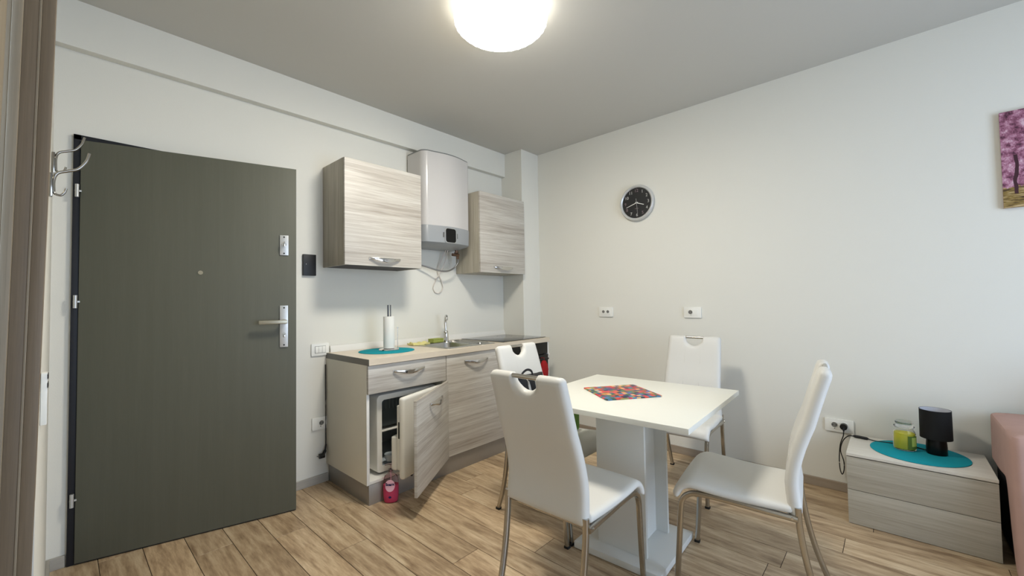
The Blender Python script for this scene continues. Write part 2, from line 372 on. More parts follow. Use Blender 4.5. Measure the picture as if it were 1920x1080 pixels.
wn = bpy.data.objects.new('window_1', None); COL.objects.link(wn); wn['kind'] = 'structure'; wn['label'] = 'white framed balcony door window'; wn.location = (W['x0'], YF, W['z0'])
xm = (W['x0']+W['x1'])/2
for (a, b, c, d) in ((W['x0'], W['x0']+0.06, W['z0'], W['z1']), (W['x1']-0.06, W['x1'], W['z0'], W['z1']), (W['x0'], W['x1'], W['z0'], W['z0']+0.06), (W['x0'], W['x1'], W['z1']-0.06, W['z1']), (xm-0.05, xm+0.05, W['z0'], W['z1'])):
    part('window_frame', B(a, b, YF-0.10, YF-0.04, c, d, 0.004), WHITEP, wn)
# beam and column
struct('trim_1', B(XL, -0.26, -0.051, 0.0, 2.482, H, 0.002), WALL, 'shallow beam under the ceiling along the kitchen wall')
struct('trim_2', B(-0.2598, 0.0, -0.2728, 0.0, 0, H, 0.002), WALL, 'square column in the corner')
# closed hall behind the entrance door
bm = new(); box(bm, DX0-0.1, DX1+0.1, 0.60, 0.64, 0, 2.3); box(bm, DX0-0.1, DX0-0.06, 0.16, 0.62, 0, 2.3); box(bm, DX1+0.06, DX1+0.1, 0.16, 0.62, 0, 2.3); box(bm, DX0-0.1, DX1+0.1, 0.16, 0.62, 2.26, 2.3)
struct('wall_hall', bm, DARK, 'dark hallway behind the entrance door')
# baseboards
def bboard(name, x0, x1, y0, y1, m, lab): struct(name, B(x0, x1, y0, y1, 0.0, 0.056, 0.003), m, lab)
bboard('baseboard_back', DX1+0.03, -2.045, -0.013, 0.0, BASEB, 'grey baseboard between entrance door and kitchen')
bboard('baseboard_corner', XL, DX0-0.022, -0.013, 0.0, BASEB, 'short grey baseboard left of the entrance door')
bboard('baseboard_right', -0.013, 0.0, YF, -0.273, BASEBR, 'brownish baseboard under the clock wall')
bboard('baseboard_column', -0.2598, 0.0, -0.286, -0.273, BASEBR, 'baseboard round the corner column')
bboard('baseboard_left', XL, XL+0.013, LO1+0.09, -0.013, BASEB, 'grey baseboard of the side wall')

# door_1 : dark entrance door, ajar
d1 = bpy.data.objects.new('door_1', None); COL.objects.link(d1); d1.location = (-3.2546, -0.0295, 0); d1['kind'] = 'structure'; d1['label'] = 'dark olive-grey entrance door standing ajar in a black frame'
bm = new(); box(bm, -3.2797, -3.2515, -0.020, 0.10, 0, 2.0655, 0.002); box(bm, -3.2797, -2.31, -0.020, 0.10, 2.040, 2.0655, 0.002); box(bm, -2.336, -2.31, -0.020, 0.10, 0, 2.0655, 0.002)
part('door_frame', bm, DFRAME, d1)
A_ = 0.2723
leaf = link('door_leaf', finish('door_leaf', B(0, 0.9348, 0.0, 0.05, 0.0075, 2.0386, 0.0015), DOORM, 30), d1, (0, 0, 0), (0, 0, -A_))
def lp(name, bm, m, label=None, smooth=35):
    o = link(name, finish(name, bm, m, smooth), leaf)
    if label: o['label'] = label
    return o
lp('door_gasket', B(0.002, 0.933, 0.002, 0.048, 0.0035, 0.0075), RUBBER)
lp('lock_plate', B(0.848, 0.893, -0.006, 0, 1.512, 1.631, 0.0015), ALU, 'small satin deadbolt plate')
bm = new(); disc((0.870, -0.006, 1.575), (0, -1, 0), 0.011, 0.010, 20, bm); box(bm, 0.866, 0.874, -0.034, -0.014, 1.562, 1.590, 0.003)
lp('thumb_turn', bm, CHROME)
bm = new()
for z in (1.523, 1.620): disc((0.870, -0.006, z), (0, -1, 0), 0.0045, 0.0012, 12, bm)
lp('screw', bm, RUBBER)
lp('handle_plate', B(0.848, 0.891, -0.007, 0, 0.969, 1.214, 0.002), ALU, 'long satin handle plate')
bm = new(); disc((0.872, -0.007, 1.119), (0, -1, 0), 0.014, 0.035, 20, bm); box(bm, 0.742, 0.886, -0.056, -0.040, 1.108, 1.130, 0.005)
lp('door_handle', bm, NICKEL, 'flat lever handle')
bm = new(); disc((0.870, -0.007, 1.046), (0, -1, 0), 0.0085, 0.004, 16, bm); box(bm, 0.8655, 0.8745, -0.011, -0.007, 1.026, 1.046, 0.002)
lp('key_cylinder', bm, CHROME)
bm = new()
for z in (0.982, 1.200): disc((0.870, -0.007, z), (0, -1, 0), 0.0045, 0.0012, 12, bm)
lp('screw', bm, RUBBER)
bm = disc((0.472, 0, 1.400), (0, -1, 0), 0.011, 0.004, 20); disc((0.472, -0.004, 1.400), (0, -1, 0), 0.006, 0.002, 16, bm)
lp('peephole', bm, NICKEL)
for z in (1.787, 1.249, 0.307):
    bm = cyl((-3.2655, -0.034, z-0.031), (-3.2655, -0.034, z+0.031), 0.0075, 16); cyl((-3.2655, -0.034, z-0.001), (-3.2655, -0.034, z+0.001), 0.0085, 16, bm); box(bm, -3.2655, -3.250, -0.034, -0.028, z-0.004, z+0.004)
    part('hinge', bm, ALU, d1)

# door_2 : wood casing of the doorway close on the left (camera beside it)
d2 = bpy.data.objects.new('door_2', None); COL.objects.link(d2); d2.location = (XL, LO1, 1.262); d2['kind'] = 'structure'; d2['label'] = 'brown wood-grain door casing close to the viewer'
d2.rotation_euler = (0, radians(0.95), 0)
def cp(name, x0, x1, y0, y1, m, bev=0.001, lab=None):
    o = link(name, finish(name, B(x0-XL, x1-XL, y0-LO1, y1-LO1, -1.262, 0.85, bev), m, 30), d2)
    if lab: o['label'] = lab
cp('architrave', -3.3590, -3.3375, LO1-0.004, LO1+0.018, CASE1, 0.004)
cp('bead', -3.3625, -3.3585, LO1-0.008, LO1+0.05, CASE2, 0.0015, 'pale bead strip')
cp('jamb', -3.3840, -3.3620, LO1-0.006, LO1+0.02, CASE1, 0.001)
cp('door_stop', -3.4000, -3.3840, LO1-0.014, LO1+0.02, CASE2, 0.004, 'pale door stop')
cp('jamb_lining', -3.5000, -3.4000, LO1-0.008, LO1+0.02, CASE2, 0.001, 'pale jamb lining')
o = link('door_leaf', finish('door_leaf', B(-0.10, -0.06, LO0-LO1+0.02, -0.03, -1.252, 0.76, 0.002), CASE2, 30), d2)  # unseen closed leaf, added to keep outside light out of the doorway
cp('jamb_far', -3.50, -3.34, LO0-0.0, LO0+0.02, CASE1)

# ================================================================ KITCHEN
def handle_bm(w_=0.224):
    """bow handle: local x along, y = -out, z up, centred on z=0"""
    pts, hs, ws = [], [], []
    n = 18
    for i in range(n+1):
        t = -1+2*i/n; e = (1-abs(t)**2.2)
        out = 0.008+0.024*e
        b_ = max(0, 1-(t/0.62)**2); pts.append((t*w_/2, -out, -0.006*e-0.005*b_)); hs.append(0.016+0.014*b_); ws.append(0.008)
    bm = sweep(pts, ws, hs, 8, up=(0, 0, 1), sq=0.7)
    for sx in (-1, 1): box(bm, sx*w_/2-0.007, sx*w_/2+0.007, -0.010, 0.0, -0.007, 0.007, 0.0015)
    return bm
# --- base cabinet with drawer and open door
BX = [-2.057, -1.463, -0.870, -0.277]
YB, YD = -0.562, -0.582           # carcass front, door face
BZ0, BZ1 = 0.122, 0.842
def carcass(root, x0, x1, mt_l, shelf=None, left_mat=None, zt=BZ1):
    t = 0.018
    part('side_panel', B(x0, x0+t, YB, -0.002, BZ0, zt, 0.0008), left_mat or CARC, root)
    part('side_panel', B(x1-t, x1, YB, -0.002, BZ0, zt, 0.0008), CARC, root)
    part('bottom_panel', B(x0+t, x1-t, YB, -0.002, BZ0, BZ0+t, 0.0008), WHITEP, root)
    part('back_panel', B(x0+t, x1-t, -0.008, -0.002, BZ0+t, zt), WHITEP, root)
bc = thing('base_cabinet', 'kitchen base cabinet with a drawer above an open door, fridge inside', 'cabinet', (BX[0], 0, BZ0))
carcass(bc, BX[0], BX[1], CARC)
part('edge_band', B(BX[0], BX[0]+0.018, YB-0.002, YB, BZ0, 0.662, 0.0004), WHITEP, bc, label='white front edge of the side panel')
dr = part('drawer', B(BX[0]+0.002, BX[1]-0.003, YD, YB-0.001, 0.668, 0.838, 0.0012), FRONTW, bc, label='light streaked drawer front')
hb = handle_bm(); me_h = finish('handle', hb, CHROME, 40)
h = link('handle', me_h, dr, (-1.769-BX[0], YD, 0.786-BZ0))
# open door
DA = radians(34.1)
od = link('cabinet_door', finish('cabinet_door', B(-0.598, 0.0, -0.018, 0.0, 0.126-BZ0, 0.663-BZ0, 0.0012), FRONTW, 30), bc, (BX[1]-0.004-BX[0], YD+0.0, 0), (0, 0, DA))
od['label'] = 'open streaked wood door'
h = link('handle', me_h, od, (-0.598/2+0.03, -0.018, 0.592-BZ0))
# --- sink cabinet
sc_ = thing('base_cabinet', 'closed single-door kitchen base cabinet under the sink', 'cabinet', (BX[1], 0, BZ0))
carcass(sc_, BX[1], BX[2], CARC, zt=0.70)
part('top_rail', B(BX[1]+0.018, BX[2]-0.018, YB, YB+0.06, 0.68, 0.70), CARC, sc_)
o = part('cabinet_door', B(BX[1]+0.003, BX[2]-0.003, YD, YB-0.001, 0.126, 0.838, 0.0012), FRONTW, sc_)
h = link('handle', me_h, o, (-1.178-BX[1], YD, 0.781-BZ0))
# --- oven
ov = thing('oven', 'black built-in oven under the hob behind the chairs', 'oven', (BX[2], 0, BZ0))
part('oven_body', B(BX[2]+0.004, BX[3]-0.022, -0.54, -0.02, BZ0+0.02, 0.838), BLACK, ov)
part('control_panel', B(BX[2]+0.003, BX[3]-0.020, -0.585, -0.541, 0.738, 0.838, 0.002), BLACKG, ov)
o = part('oven_door', B(BX[2]+0.003, BX[3]-0.020, -0.590, -0.541, 0.150, 0.732, 0.003), BLACKG, ov)
bm = cyl((BX[2]+0.05, -0.628, 0.700), (BX[3]-0.07, -0.628, 0.700), 0.009, 16)
for x in (BX[2]+0.07, BX[3]-0.09): cyl((x, -0.628, 0.70), (x, -0.588, 0.70), 0.007, 12, bm)
me = finish('handle', bm, BLACK, 40, origin=(BX[2], 0, BZ0)); link('handle', me, o)
ep = thing('end_panel', 'white end panel at the right side of the oven', 'panel', (BX[3], 0, 0))
part('side_panel', B(BX[3]-0.018, BX[3], -0.582, -0.002, 0.0, 0.8415, 0.001), WHITEP, ep)
bm = disc((BX[3]-0.010, -0.582, 0.728), (0, -1, 0), 0.009, 0.012, 16); part('knob', bm, WHITEP, ep)
# red mitt on the oven handle
bm = new(); ol = [(0.052*cos(a)*(1 if sin(a) < 0 else 0.85), 0.082*sin(a)) for a in [2*pi*i/28 for i in range(28)]]
prism(ol, lambda u, v: (-0.437+u, -0.640, 0.612+v), lambda u, v: (-0.437+u, -0.662, 0.612+v), bm, 0.006)
mi = thing('oven_mitt', 'red padded oven mitt hanging on the black oven', 'mitt', (-0.437, -0.65, 0.53))
part('mitt_pad', bm, RED, mi, 60)
part('hanging_loop', sweep(curve([(-0.437, -0.650, 0.690), (-0.434, -0.652, 0.712), (-0.437, -0.630, 0.7165), (-0.440, -0.614, 0.700), (-0.437, -0.640, 0.685)], 6), 0.005, 0.003, 6), RED, mi)
# --- plinth
bm = B(-2.0433, -0.297, -0.562, -0.546, 0, 0.120, 0.0008); box(bm, -2.0433, -2.028, -0.546, -0.016, 0, 0.120, 0.0008)
solo('kitchen_plinth', bm, PLINTH, 'brushed grey plinth strip under the kitchen base cabinets', 'plinth', (-2.04, -0.56, 0))
# --- worktop with sink cut-out built from strips
SX0, SX1, SY0, SY1 = -1.420, -0.925, -0.545, -0.065
wt = thing('worktop', 'pale beige kitchen worktop running from the light switch to the corner column', 'worktop', (-2.057, 0, 0.842))
bm = new(); z0, z1 = 0.8425, 0.880
cx0, cx1, cy0, cy1 = SX0+0.02, SX1-0.02, SY0+0.02, SY1-0.02
box(bm, -2.055, cx0, -0.5948, -0.002, z0, z1); box(bm, cx1, -0.277, -0.5948, -0.002, z0, z1)
box(bm, cx0, cx1, -0.5948, cy0, z0, z1); box(bm, cx0, cx1, cy1, -0.002, z0, z1)
bmesh.ops.remove_doubles(bm, verts=bm.verts[:], dist=1e-5)
part('worktop_slab', bm, WTOP, wt, 30)
part('end_strip', B(-2.0575, -2.0552, -0.5952, -0.002, z0-0.001, z1+0.0002, 0.0005), WEDGE, wt, label='grey metal end strip')
# splash trim
bm = new(); prism([(-0.003, 0.8805), (-0.022, 0.8805), (-0.022, 0.893), (-0.010, 0.925), (-0.003, 0.927)], lambda u, v: (-2.033, u, v), lambda u, v: (-0.262, u, v), bm, 0.0)
st = solo('splash_trim', bm, WHITEP, 'white sealing strip along the back of the worktop', 'trim', (-2.033, -0.003, 0.8805), 30)
# --- sink
sk = thing('kitchen_sink', 'stainless steel inset sink with drainer left of the hob', 'sink', (SX0, SY0, 0.880))
bm = new()
def bowl(bm, x0, x1, y0, y1, zt, depth, r=0.03, n=4):
    ol = rrect((x1-x0)/2, (y1-y0)/2, r, n); cx_, cy_ = (x0+x1)/2, (y0+y1)/2
    rings = []
    for s, z in ((1.0, zt), (0.985, zt-0.006), (0.93, zt-depth+0.02), (0.85, zt-depth), (0.02, zt-depth-0.003)):
        rings.append([bm.verts.new((cx_+u*s, cy_+v*s, z)) for u, v in ol])
    k = len(ol)
    for a, b in zip(rings, rings[1:]):
        for i in range(k): bm.faces.new((a[i], a[(i+1) % k], b[(i+1) % k], b[i]))
    bm.faces.new(rings[-1]); return rings[0]
def frame_to(bm, x0, x1, y0, y1, z, inner, r=0.02, n=4):
    ol = rrect((x1-x0)/2, (y1-y0)/2, r, n); cx_, cy_ = (x0+x1)/2, (y0+y1)/2
    o_ = [bm.verts.new((cx_+u, cy_+v, z)) for u, v in ol]; o2 = [bm.verts.new((cx_+u*1.004, cy_+v*1.004, z-0.003)) for u, v in ol]
    k = len(ol)
    for i in range(k):
        bm.faces.new((o_[i], o_[(i+1) % k], inner[(i+1) % k], inner[i])); bm.faces.new((o2[i], o2[(i+1) % k], o_[(i+1) % k], o_[i]))
inner = bowl(bm, SX0+0.045, SX0+0.315, SY0+0.035, SY1-0.095, 0.8835, 0.15, 0.05)
xm_ = SX0+0.345
frame_to(bm, SX0, xm_, SY0, SY1, 0.884, inner)
inner = bowl(bm, xm_+0.012, SX1-0.02, SY0+0.035, SY1-0.05, 0.8835, 0.012, 0.025)
frame_to(bm, xm_, SX1, SY0, SY1, 0.884, inner, 0.02)
part('sink_basin', bm, STEEL, sk, 40)
part('drain', disc((SX0+0.18, SY0+0.21, 0.7325), (0, 0, 1), 0.03, 0.003, 24), CHROME, sk)
for i in range(6):
    y = SY0+0.08+i*0.055
    part('drainer_rib', sweep([(xm_+0.035, y, 0.8735), (SX1-0.04, y, 0.8735)], 0.012, 0.005, 8), STEEL, sk)
# faucet
FX, FY = -1.088, -0.108
fa = thing('faucet', 'chrome single-lever faucet behind the kitchen sink', 'faucet', (FX, FY, 0.884))
bm = lathe([(0.026, 0), (0.026, 0.006), (0.023, 0.010), (0.022, 0.065), (0.020, 0.085), (0.012, 0.092)], 24, c=(FX, FY, 0.884)); part('faucet_body', bm, CHROME, fa, 50)
bm = sweep(curve([(FX, FY, 0.955), (FX, FY+0.004, 1.00), (FX, FY+0.006, 1.05), (FX-0.003, FY-0.002, 1.085), (FX-0.014, FY-0.024, 1.102), (FX-0.028, FY-0.046, 1.092), (FX-0.034, FY-0.056, 1.066)], 7), 0.022, 0.022, 14, up=(1, 0.3, 0)); part('spout', bm, CHROME, fa, 60)
bm = sweep([(FX-0.010, FY-0.012, 0.955), (FX-0.045, FY-0.045, 0.968), (FX-0.075, FY-0.075, 0.972)], [0.016, 0.013, 0.012], [0.016, 0.008, 0.006], 10); part('lever', bm, CHROME, fa, 60)
# --- hob
hb_ = thing('hob', 'black glass ceramic hob set into the worktop above the oven', 'hob', (-0.86, -0.55, 0.88))
part('glass_plate', B(-0.853, -0.285, -0.555, -0.035, 0.8802, 0.8855, 0.0015), HOB, hb_)
RING = mat('hob_ring_print', (88, 88, 88), 0.2)
for (x, y, r) in ((-0.71, -0.41, 0.075), (-0.71, -0.17, 0.095), (-0.43, -0.41, 0.095), (-0.43, -0.17, 0.075)):
    bm = new(); n = 40
    a = [bm.verts.new((x+r*cos(2*pi*i/n), y+r*sin(2*pi*i/n), 0.8857)) for i in range(n)]; b = [bm.verts.new((x+(r-0.0025)*cos(2*pi*i/n), y+(r-0.0025)*sin(2*pi*i/n), 0.8857)) for i in range(n)]
    for i in range(n): bm.faces.new((a[i], a[(i+1) % n], b[(i+1) % n], b[i]))
    part('heating_zone', bm, RING, hb_)
# --- fridge inside the cabinet
FX0, FX1, FY0, FY1, FZ0, FZ1 = -1.966, -1.500, -0.520, -0.06, 0.152, 0.640
fr = thing('mini_fridge', 'white mini fridge with its door open inside the base cabinet', 'fridge', (FX0, FY0, FZ0))
bm = new(); ol = rrect((FX1-FX0)/2, (FZ1-FZ0)/2, 0.028, 5); il = rrect((FX1-FX0)/2-0.036, (FZ1-FZ0)/2-0.036, 0.02, 5)
cxf, czf = (FX0+FX1)/2, (FZ0+FZ1)/2; k = len(ol)
of = [bm.verts.new((cxf+u, FY0+0.008, czf+v)) for u, v in ol]; off = [bm.verts.new((cxf+u*0.985, FY0, czf+v*0.985)) for u, v in ol]; ob = [bm.verts.new((cxf+u, FY1, czf+v)) for u, v in ol]
i0 = [bm.verts.new((cxf+u, FY0, czf+v)) for u, v in il]; i1 = [bm.verts.new((cxf+u, FY0+0.02, czf+v)) for u, v in il]
for i in range(k):
    j = (i+1) % k
    bm.faces.new((of[i], ob[i], ob[j], of[j])); bm.faces.new((off[i], of[i], of[j], off[j])); bm.faces.new((off[i], off[j], i0[j], i0[i])); bm.faces.new((i0[i], i0[j], i1[j], i1[i]))
bm.faces.new(ob[::-1]); part('fridge_body', bm, FRIDGE, fr, 40)
bm = new(); i1 = [bm.verts.new((cxf+u, FY0+0.018, czf+v)) for u, v in il]; i2 = [bm.verts.new((cxf+u*0.96, FY1-0.06, czf+v*0.96)) for u, v in il]
for i in range(k): j = (i+1) % k; bm.faces.new((i1[i], i1[j], i2[j], i2[i]))
bm.faces.new(i2); part('inner_liner', bm, FRIN, fr, 40, label='pale inner liner')
zs_ = 0.392
part('shelf', B(FX0+0.040, FX1-0.040, FY0+0.035, FY1-0.075, zs_, zs_+0.008, 0.002), FRIDGE, fr)
part('freezer_box', B(FX0+0.046, FX1-0.046, FY0+0.05, FY1-0.08, 0.42, 0.596, 0.004), FRDK, fr, label='freezer compartment, coloured dark for the unlit interior')
for i in range(14):
    x = FX0+0.062+i*0.0262; part('cooling_fin', B(x, x+0.004, FY0+0.044, FY0+0.05, 0.53, 0.592), MATS['fin_grey'], fr)
part('drip_cup', lathe([(0.020, 0), (0.030, 0.02), (0.032, 0.045)], 24, c=(FX0+0.10, FY0+0.02, 0.205)), FRIN, fr, 60)
part('front_foot', B(FX0+0.03, FX0+0.07, FY0+0.03, FY0+0.07, 0.1402, FZ0), BLACK, fr)
part('front_foot', B(FX1-0.07, FX1-0.03, FY0+0.03, FY0+0.07, 0.1402, FZ0), BLACK, fr)
FA = radians(20.0); FH = Vector((-1.486, -0.524, 0))
fd = link('fridge_door', finish('fridge_door', B(-0.462, 0.0, -0.046, -0.006, 0, 0.492, 0.019, 5), FRIDGE, 50), fr, (FH.x-FX0, FH.y-FY0, 0.150-FZ0), (0, 0, FA)); fd['label'] = 'rounded white fridge door'
bm = B(-0.445, -0.035, -0.008, 0.022, 0.045, 0.440, 0.012, 3); box(bm, -0.452, -0.035, 0.018, 0.058, 0.045, 0.250, 0.012, 3)
link('door_liner', finish('door_liner', bm, FRIDGE, 50), fd)
link('door_gasket', finish('door_gasket', B(-0.4475, -0.030, -0.0065, -0.003, 0.03, 0.465, 0.001), FRIN, 40), fd)
link('handle_slot', finish('handle_slot', B(-0.4635, -0.4605, -0.014, -0.006, 0.245, 0.345, 0.001), BLACK, 40), fd)
link('hinge', finish('hinge', cyl((-0.36, -0.026, -0.012), (-0.36, -0.026, 0.002), 0.007, 12), BLACK, 40), fd)

# --- wall cabinets
def wall_cabinet(x0, x1, hx, label, under):
    c = thing('wall_cabinet', label, 'cabinet', (x0, 0, 1.472), 0, 'streaked wood wall cabinets')
    t = 0.016; yf = -0.307
    part('side_panel', B(x0, x0+t, yf, -0.001, 1.472, 2.177, 0.0008), SIDEW, c)
    part('side_panel', B(x1-t, x1, yf, -0.001, 1.472, 2.177, 0.0008), SIDEW, c)
    part('top_panel', B(x0+t, x1-t, yf, -0.001, 2.161, 2.177), SIDEW, c)
    part('bottom_panel', B(x0+t, x1-t, yf, -0.001, 1.4735, 1.4895), under, c)
    part('back_panel', B(x0+t, x1-t, -0.006, -0.001, 1.506, 2.161), WHITEP, c)
    d = part('cabinet_door', B(x0+0.001, x1-0.001, -0.3265, yf-0.0015, 1.473, 2.176, 0.0012), FRONTW, c)
    link('handle', me_h, d, (hx-x0, -0.3265, 1.524-1.472))
    return c
wall_cabinet(-2.0762, -1.4824, -1.788, 'streaked wood wall cabinet left of the water heater, above the paper towels', UNDER)
wall_cabinet(-0.8776, -0.2938, -0.596, 'wall cabinet right of the water heater, against the corner column', SIDEW)

# --- water heater
wh = thing('water_heater', 'white flat electric water heater with grey display panel between the wall cabinets', 'water heater', (-1.157, 0, 1.69))
def hsec(n=9):
    o = [(-1.395, -0.02), (-1.395, -0.150)]
    # rounded front corner then bowed front
    for i in range(n+1):
        a = pi+ (pi/2-0.12)*i/n; o.append((-1.335+0.060*cos(a), -0.185+0.060*sin(a)))
    for i in range(1, 11):
        t = i/11; x = -1.325+t*(-0.955+1.325); o.append((x, -0.2448-0.034*sin(pi*t)))
    for i in range(n+1):
        a = 1.5*pi+0.12+(pi/2-0.12)*i/n; o.append((-0.955+0.040*cos(a)*1.0, -0.205+0.040*sin(a)))
    o += [(-0.915, -0.150), (-0.915, -0.02)]
    return o
hs_ = hsec()
part('heater_body', prism(hs_, lambda u, v: (u, v, 1.834), lambda u, v: (u, v, 2.424)), HWHITE, wh, 30)
part('heater_cap', prism(hs_, lambda u, v: (u*0.998-0.0023, v, 2.424), lambda u, v: (u*0.998-0.0023, v*0.985, 2.434)), HTOP, wh, 30, label='grey top cap')
sh = lambda s: (lambda u, v: (-1.155+(u+1.155)*s, v*s, 0))
bm = new(); kk = len(hs_)
r1 = [bm.verts.new((u, v, 1.834)) for u, v in hs_]; r2 = [bm.verts.new((-1.155+(u+1.155)*1.008, v*1.015, 1.822)) for u, v in hs_]
r3 = [bm.verts.new((-1.155+(u+1.155)*1.0, v*1.0, 1.700)) for u, v in hs_]; r4 = [bm.verts.new((-1.155+(u+1.155)*0.98, v*0.96, 1.692)) for u, v in hs_]
r5 = [bm.verts.new((-1.155+(u+1.155)*0.80, v*0.62, 1.668)) for u, v in hs_]
for a, b in ((r1, r2), (r2, r3), (r3, r4), (r4, r5)):
    for i in range(kk): bm.faces.new((a[i], a[(i+1) % kk], b[(i+1) % kk], b[i]))
bm.faces.new(r5); bm.faces.new(r1[::-1]); part('control_panel', bm, HGREY, wh, 30, label='grey lower panel')
dol = rrect(0.052, 0.056, 0.020, 6)
part('display_bezel', prism(rrect(0.057, 0.061, 0.024, 6), lambda u, v: (-1.163+u, -0.27, 1.760+v), lambda u, v: (-1.163+u, -0.2835, 1.760+v), bev=0.0015), ALU, wh, 40)
part('display', prism(dol, lambda u, v: (-1.163+u, -0.27, 1.760+v), lambda u, v: (-1.163+u, -0.2850, 1.760+v)), BLACKG, wh, 40, label='black display')
for sx in (-1, 1): part('side_mark', B(-1.163+sx*0.070-0.001, -1.163+sx*0.070+0.001, -0.285, -0.27, 1.742, 1.782), HTOP, wh)
part('wall_bracket', B(-1.385, -0.925, -0.022, -0.0005, 1.90, 2.40), HTOP, wh)
bm = cyl((-0.980, -0.130, 1.690), (-0.980, -0.130, 1.640), 0.012, 16); cyl((-0.980, -0.130, 1.655), (-0.980, -0.130, 1.640), 0.018, 6, bm); cyl((-1.025, -0.130, 1.628), (-0.955, -0.130, 1.628), 0.013, 14, bm); cyl((-0.968, -0.130, 1.63), (-0.965, -0.130, 1.592), 0.012, 6, bm)
part('safety_valve', bm, COPPER, wh, 40, label='brass safety valve')
part('flexible_hose', sweep(curve([(-0.965, -0.13, 1.600), (-0.962, -0.125, 1.560), (-1.000, -0.115, 1.512), (-1.075, -0.11, 1.483), (-1.160, -0.09, 1.490), (-1.260, -0.06, 1.520), (-1.380, -0.030, 1.540), (-1.47, -0.012, 1.545)], 8), 0.013, 0.013, 12), BRAID, wh, 60)
part('cable', sweep(curve([(-1.045, -0.10, 1.685), (-1.055, -0.06, 1.560), (-1.085, -0.03, 1.47), (-1.120, -0.014, 1.40), (-1.142, -0.010, 1.345), (-1.120, -0.010, 1.305), (-1.075, -0.010, 1.300), (-1.040, -0.012, 1.345), (-1.062, -0.014, 1.42), (-1.098, -0.016, 1.49), (-1.075, -0.03, 1.57), (-1.052, -0.09, 1.685)], 8), 0.007, 0.007, 8), WCABLE, wh, 60, label='pale power cable hanging in a loop')

# --- things on the worktop
def round_mat(loc, r, label):
    return solo('placemat', lathe([(r-0.002, 0), (r, 0.001), (r, 0.0025), (r-0.002, 0.0035)], 72, c=loc), TEAL, label, 'placemat', loc, 40, 'round teal felt placemats')
round_mat((-1.745, -0.272, 0.8803), 0.190, 'round teal felt placemat under the paper towel holder on the worktop')
round_mat((-0.215, -2.995, 0.3733), 0.194, 'round teal felt placemat under candle and lamp on the nightstand')
PX_, PY_ = -1.722, -0.262
ph = thing('paper_towel_holder', 'chrome paper towel holder with round base on the teal mat', 'holder', (PX_, PY_, 0.884))
part('base', lathe([(0.068, 0), (0.070, 0.003), (0.068, 0.009), (0.012, 0.013)], 40, c=(PX_, PY_, 0.884)), CHROME, ph, 50)
bm = cyl((PX_-0.006, PY_, 0.89), (PX_-0.006, PY_, 1.205), 0.0055, 12); cyl((PX_+0.012, PY_-0.004, 0.89), (PX_+0.012, PY_-0.004, 1.205), 0.0035, 12, bm); part('centre_rod', bm, mat('dark_chrome', (90, 90, 92), 0.25, metal=1.0), ph, 50)
bm = cyl((PX_+0.050, PY_-0.032, 0.892), (PX_+0.050, PY_-0.032, 1.040), 0.0022, 8); disc((PX_+0.050, PY_-0.032, 1.037), (0, 0, 1), 0.0055, 0.009, 12, bm); part('guide_rod', bm, CHROME, ph, 50)
bm = lathe([(0.014, 0), (0.038, 0), (0.0385, 0.002), (0.0385, 0.223), (0.038, 0.225), (0.014, 0.225)], 40, c=(PX_, PY_, 0.8975))
pr = thing('paper_towel_roll', 'white paper towel roll standing on the chrome holder', 'paper roll', (PX_, PY_, 0.8975))
part('paper', bm, PAPER, pr, 50)
part('loose_edge', B(PX_+0.0375, PX_+0.0390, PY_-0.004, PY_+0.020, 0.898, 1.1215), PAPER, pr)
sp = thing('sponge', 'green dish sponge at the left rim of the sink', 'sponge', (-1.205, -0.125, 0.885), radians(6))
link('foam', finish('foam', B(-0.058, 0.058, -0.035, 0.035, 0.0, 0.026, 0.007, 3), SPONGE, 60), sp)
link('scouring_pad', finish('scouring_pad', B(-0.058, 0.058, -0.035, 0.035, 0.026, 0.034, 0.003, 2), SPONGE, 60), sp)
# crumpled folded cloth
bm = new(); nx, ny = 16, 8; g = []
for i in range(nx+1):
    row = []
    for j in range(ny+1):
        u, v = i/nx, j/ny
        row.append(bm.verts.new((-1.445+0.135*u, -0.155+0.085*v-0.03*u, 0.8825+0.010+0.007*sin(9*u+3*v)+0.006*sin(14*v-4*u)+(0.006 if 0.3 < v < 0.6 else 0))))
    g.append(row)
for i in range(nx):
    for j in range(ny): bm.faces.new((g[i][j], g[i+1][j], g[i+1][j+1], g[i][j+1]))
ex = bmesh.ops.extrude_face_region(bm, geom=bm.faces[:])
for v in ex['geom']:
    if isinstance(v, bmesh.types.BMVert): v.co.z = 0.8835
solo('dish_cloth', bm, CLOTH, 'yellow crumpled dish cloth beside the green sponge', 'cloth', (-1.38, -0.12, 0.8835), 60)

# --- wall plates
def plate_back(name, x0, x1, z0, z1, label, cat, kind):
    c = thing(name, label, cat, ((x0+x1)/2, 0, (z0+z1)/2)); cx_ = (x0+x1)/2; cz_ = (z0+z1)/2
    part('cover_plate', prism(rrect((x1-x0)/2, (z1-z0)/2, 0.005, 3), lambda u, v: (cx_+u, -0.0005, cz_+v), lambda u, v: (cx_+u, -0.011, cz_+v), bev=0.0025), PLAST, c, 40)
    return c, cx_, cz_
c, cx_, cz_ = plate_back('light_switch', -2.159, -2.040, 0.865, 0.948, 'white triple light switch left of the worktop end', 'switch', 's')
part('recess', B(cx_-0.037, cx_+0.037, -0.0115, -0.010, cz_-0.024, cz_+0.024), SLOT, c)
for i, (a, b) in enumerate(((-0.035, -0.012), (-0.011, 0.011), (0.012, 0.035))): part('rocker', B(cx_+a, cx_+b, -0.0145, -0.011, cz_-0.022, cz_+0.022, 0.0015), PLAST, c)
c, cx_, cz_ = plate_back('wall_socket', -2.155, -2.032, 0.362, 0.446, 'white wall socket low on the wall beside the base cabinet', 'socket', 's')
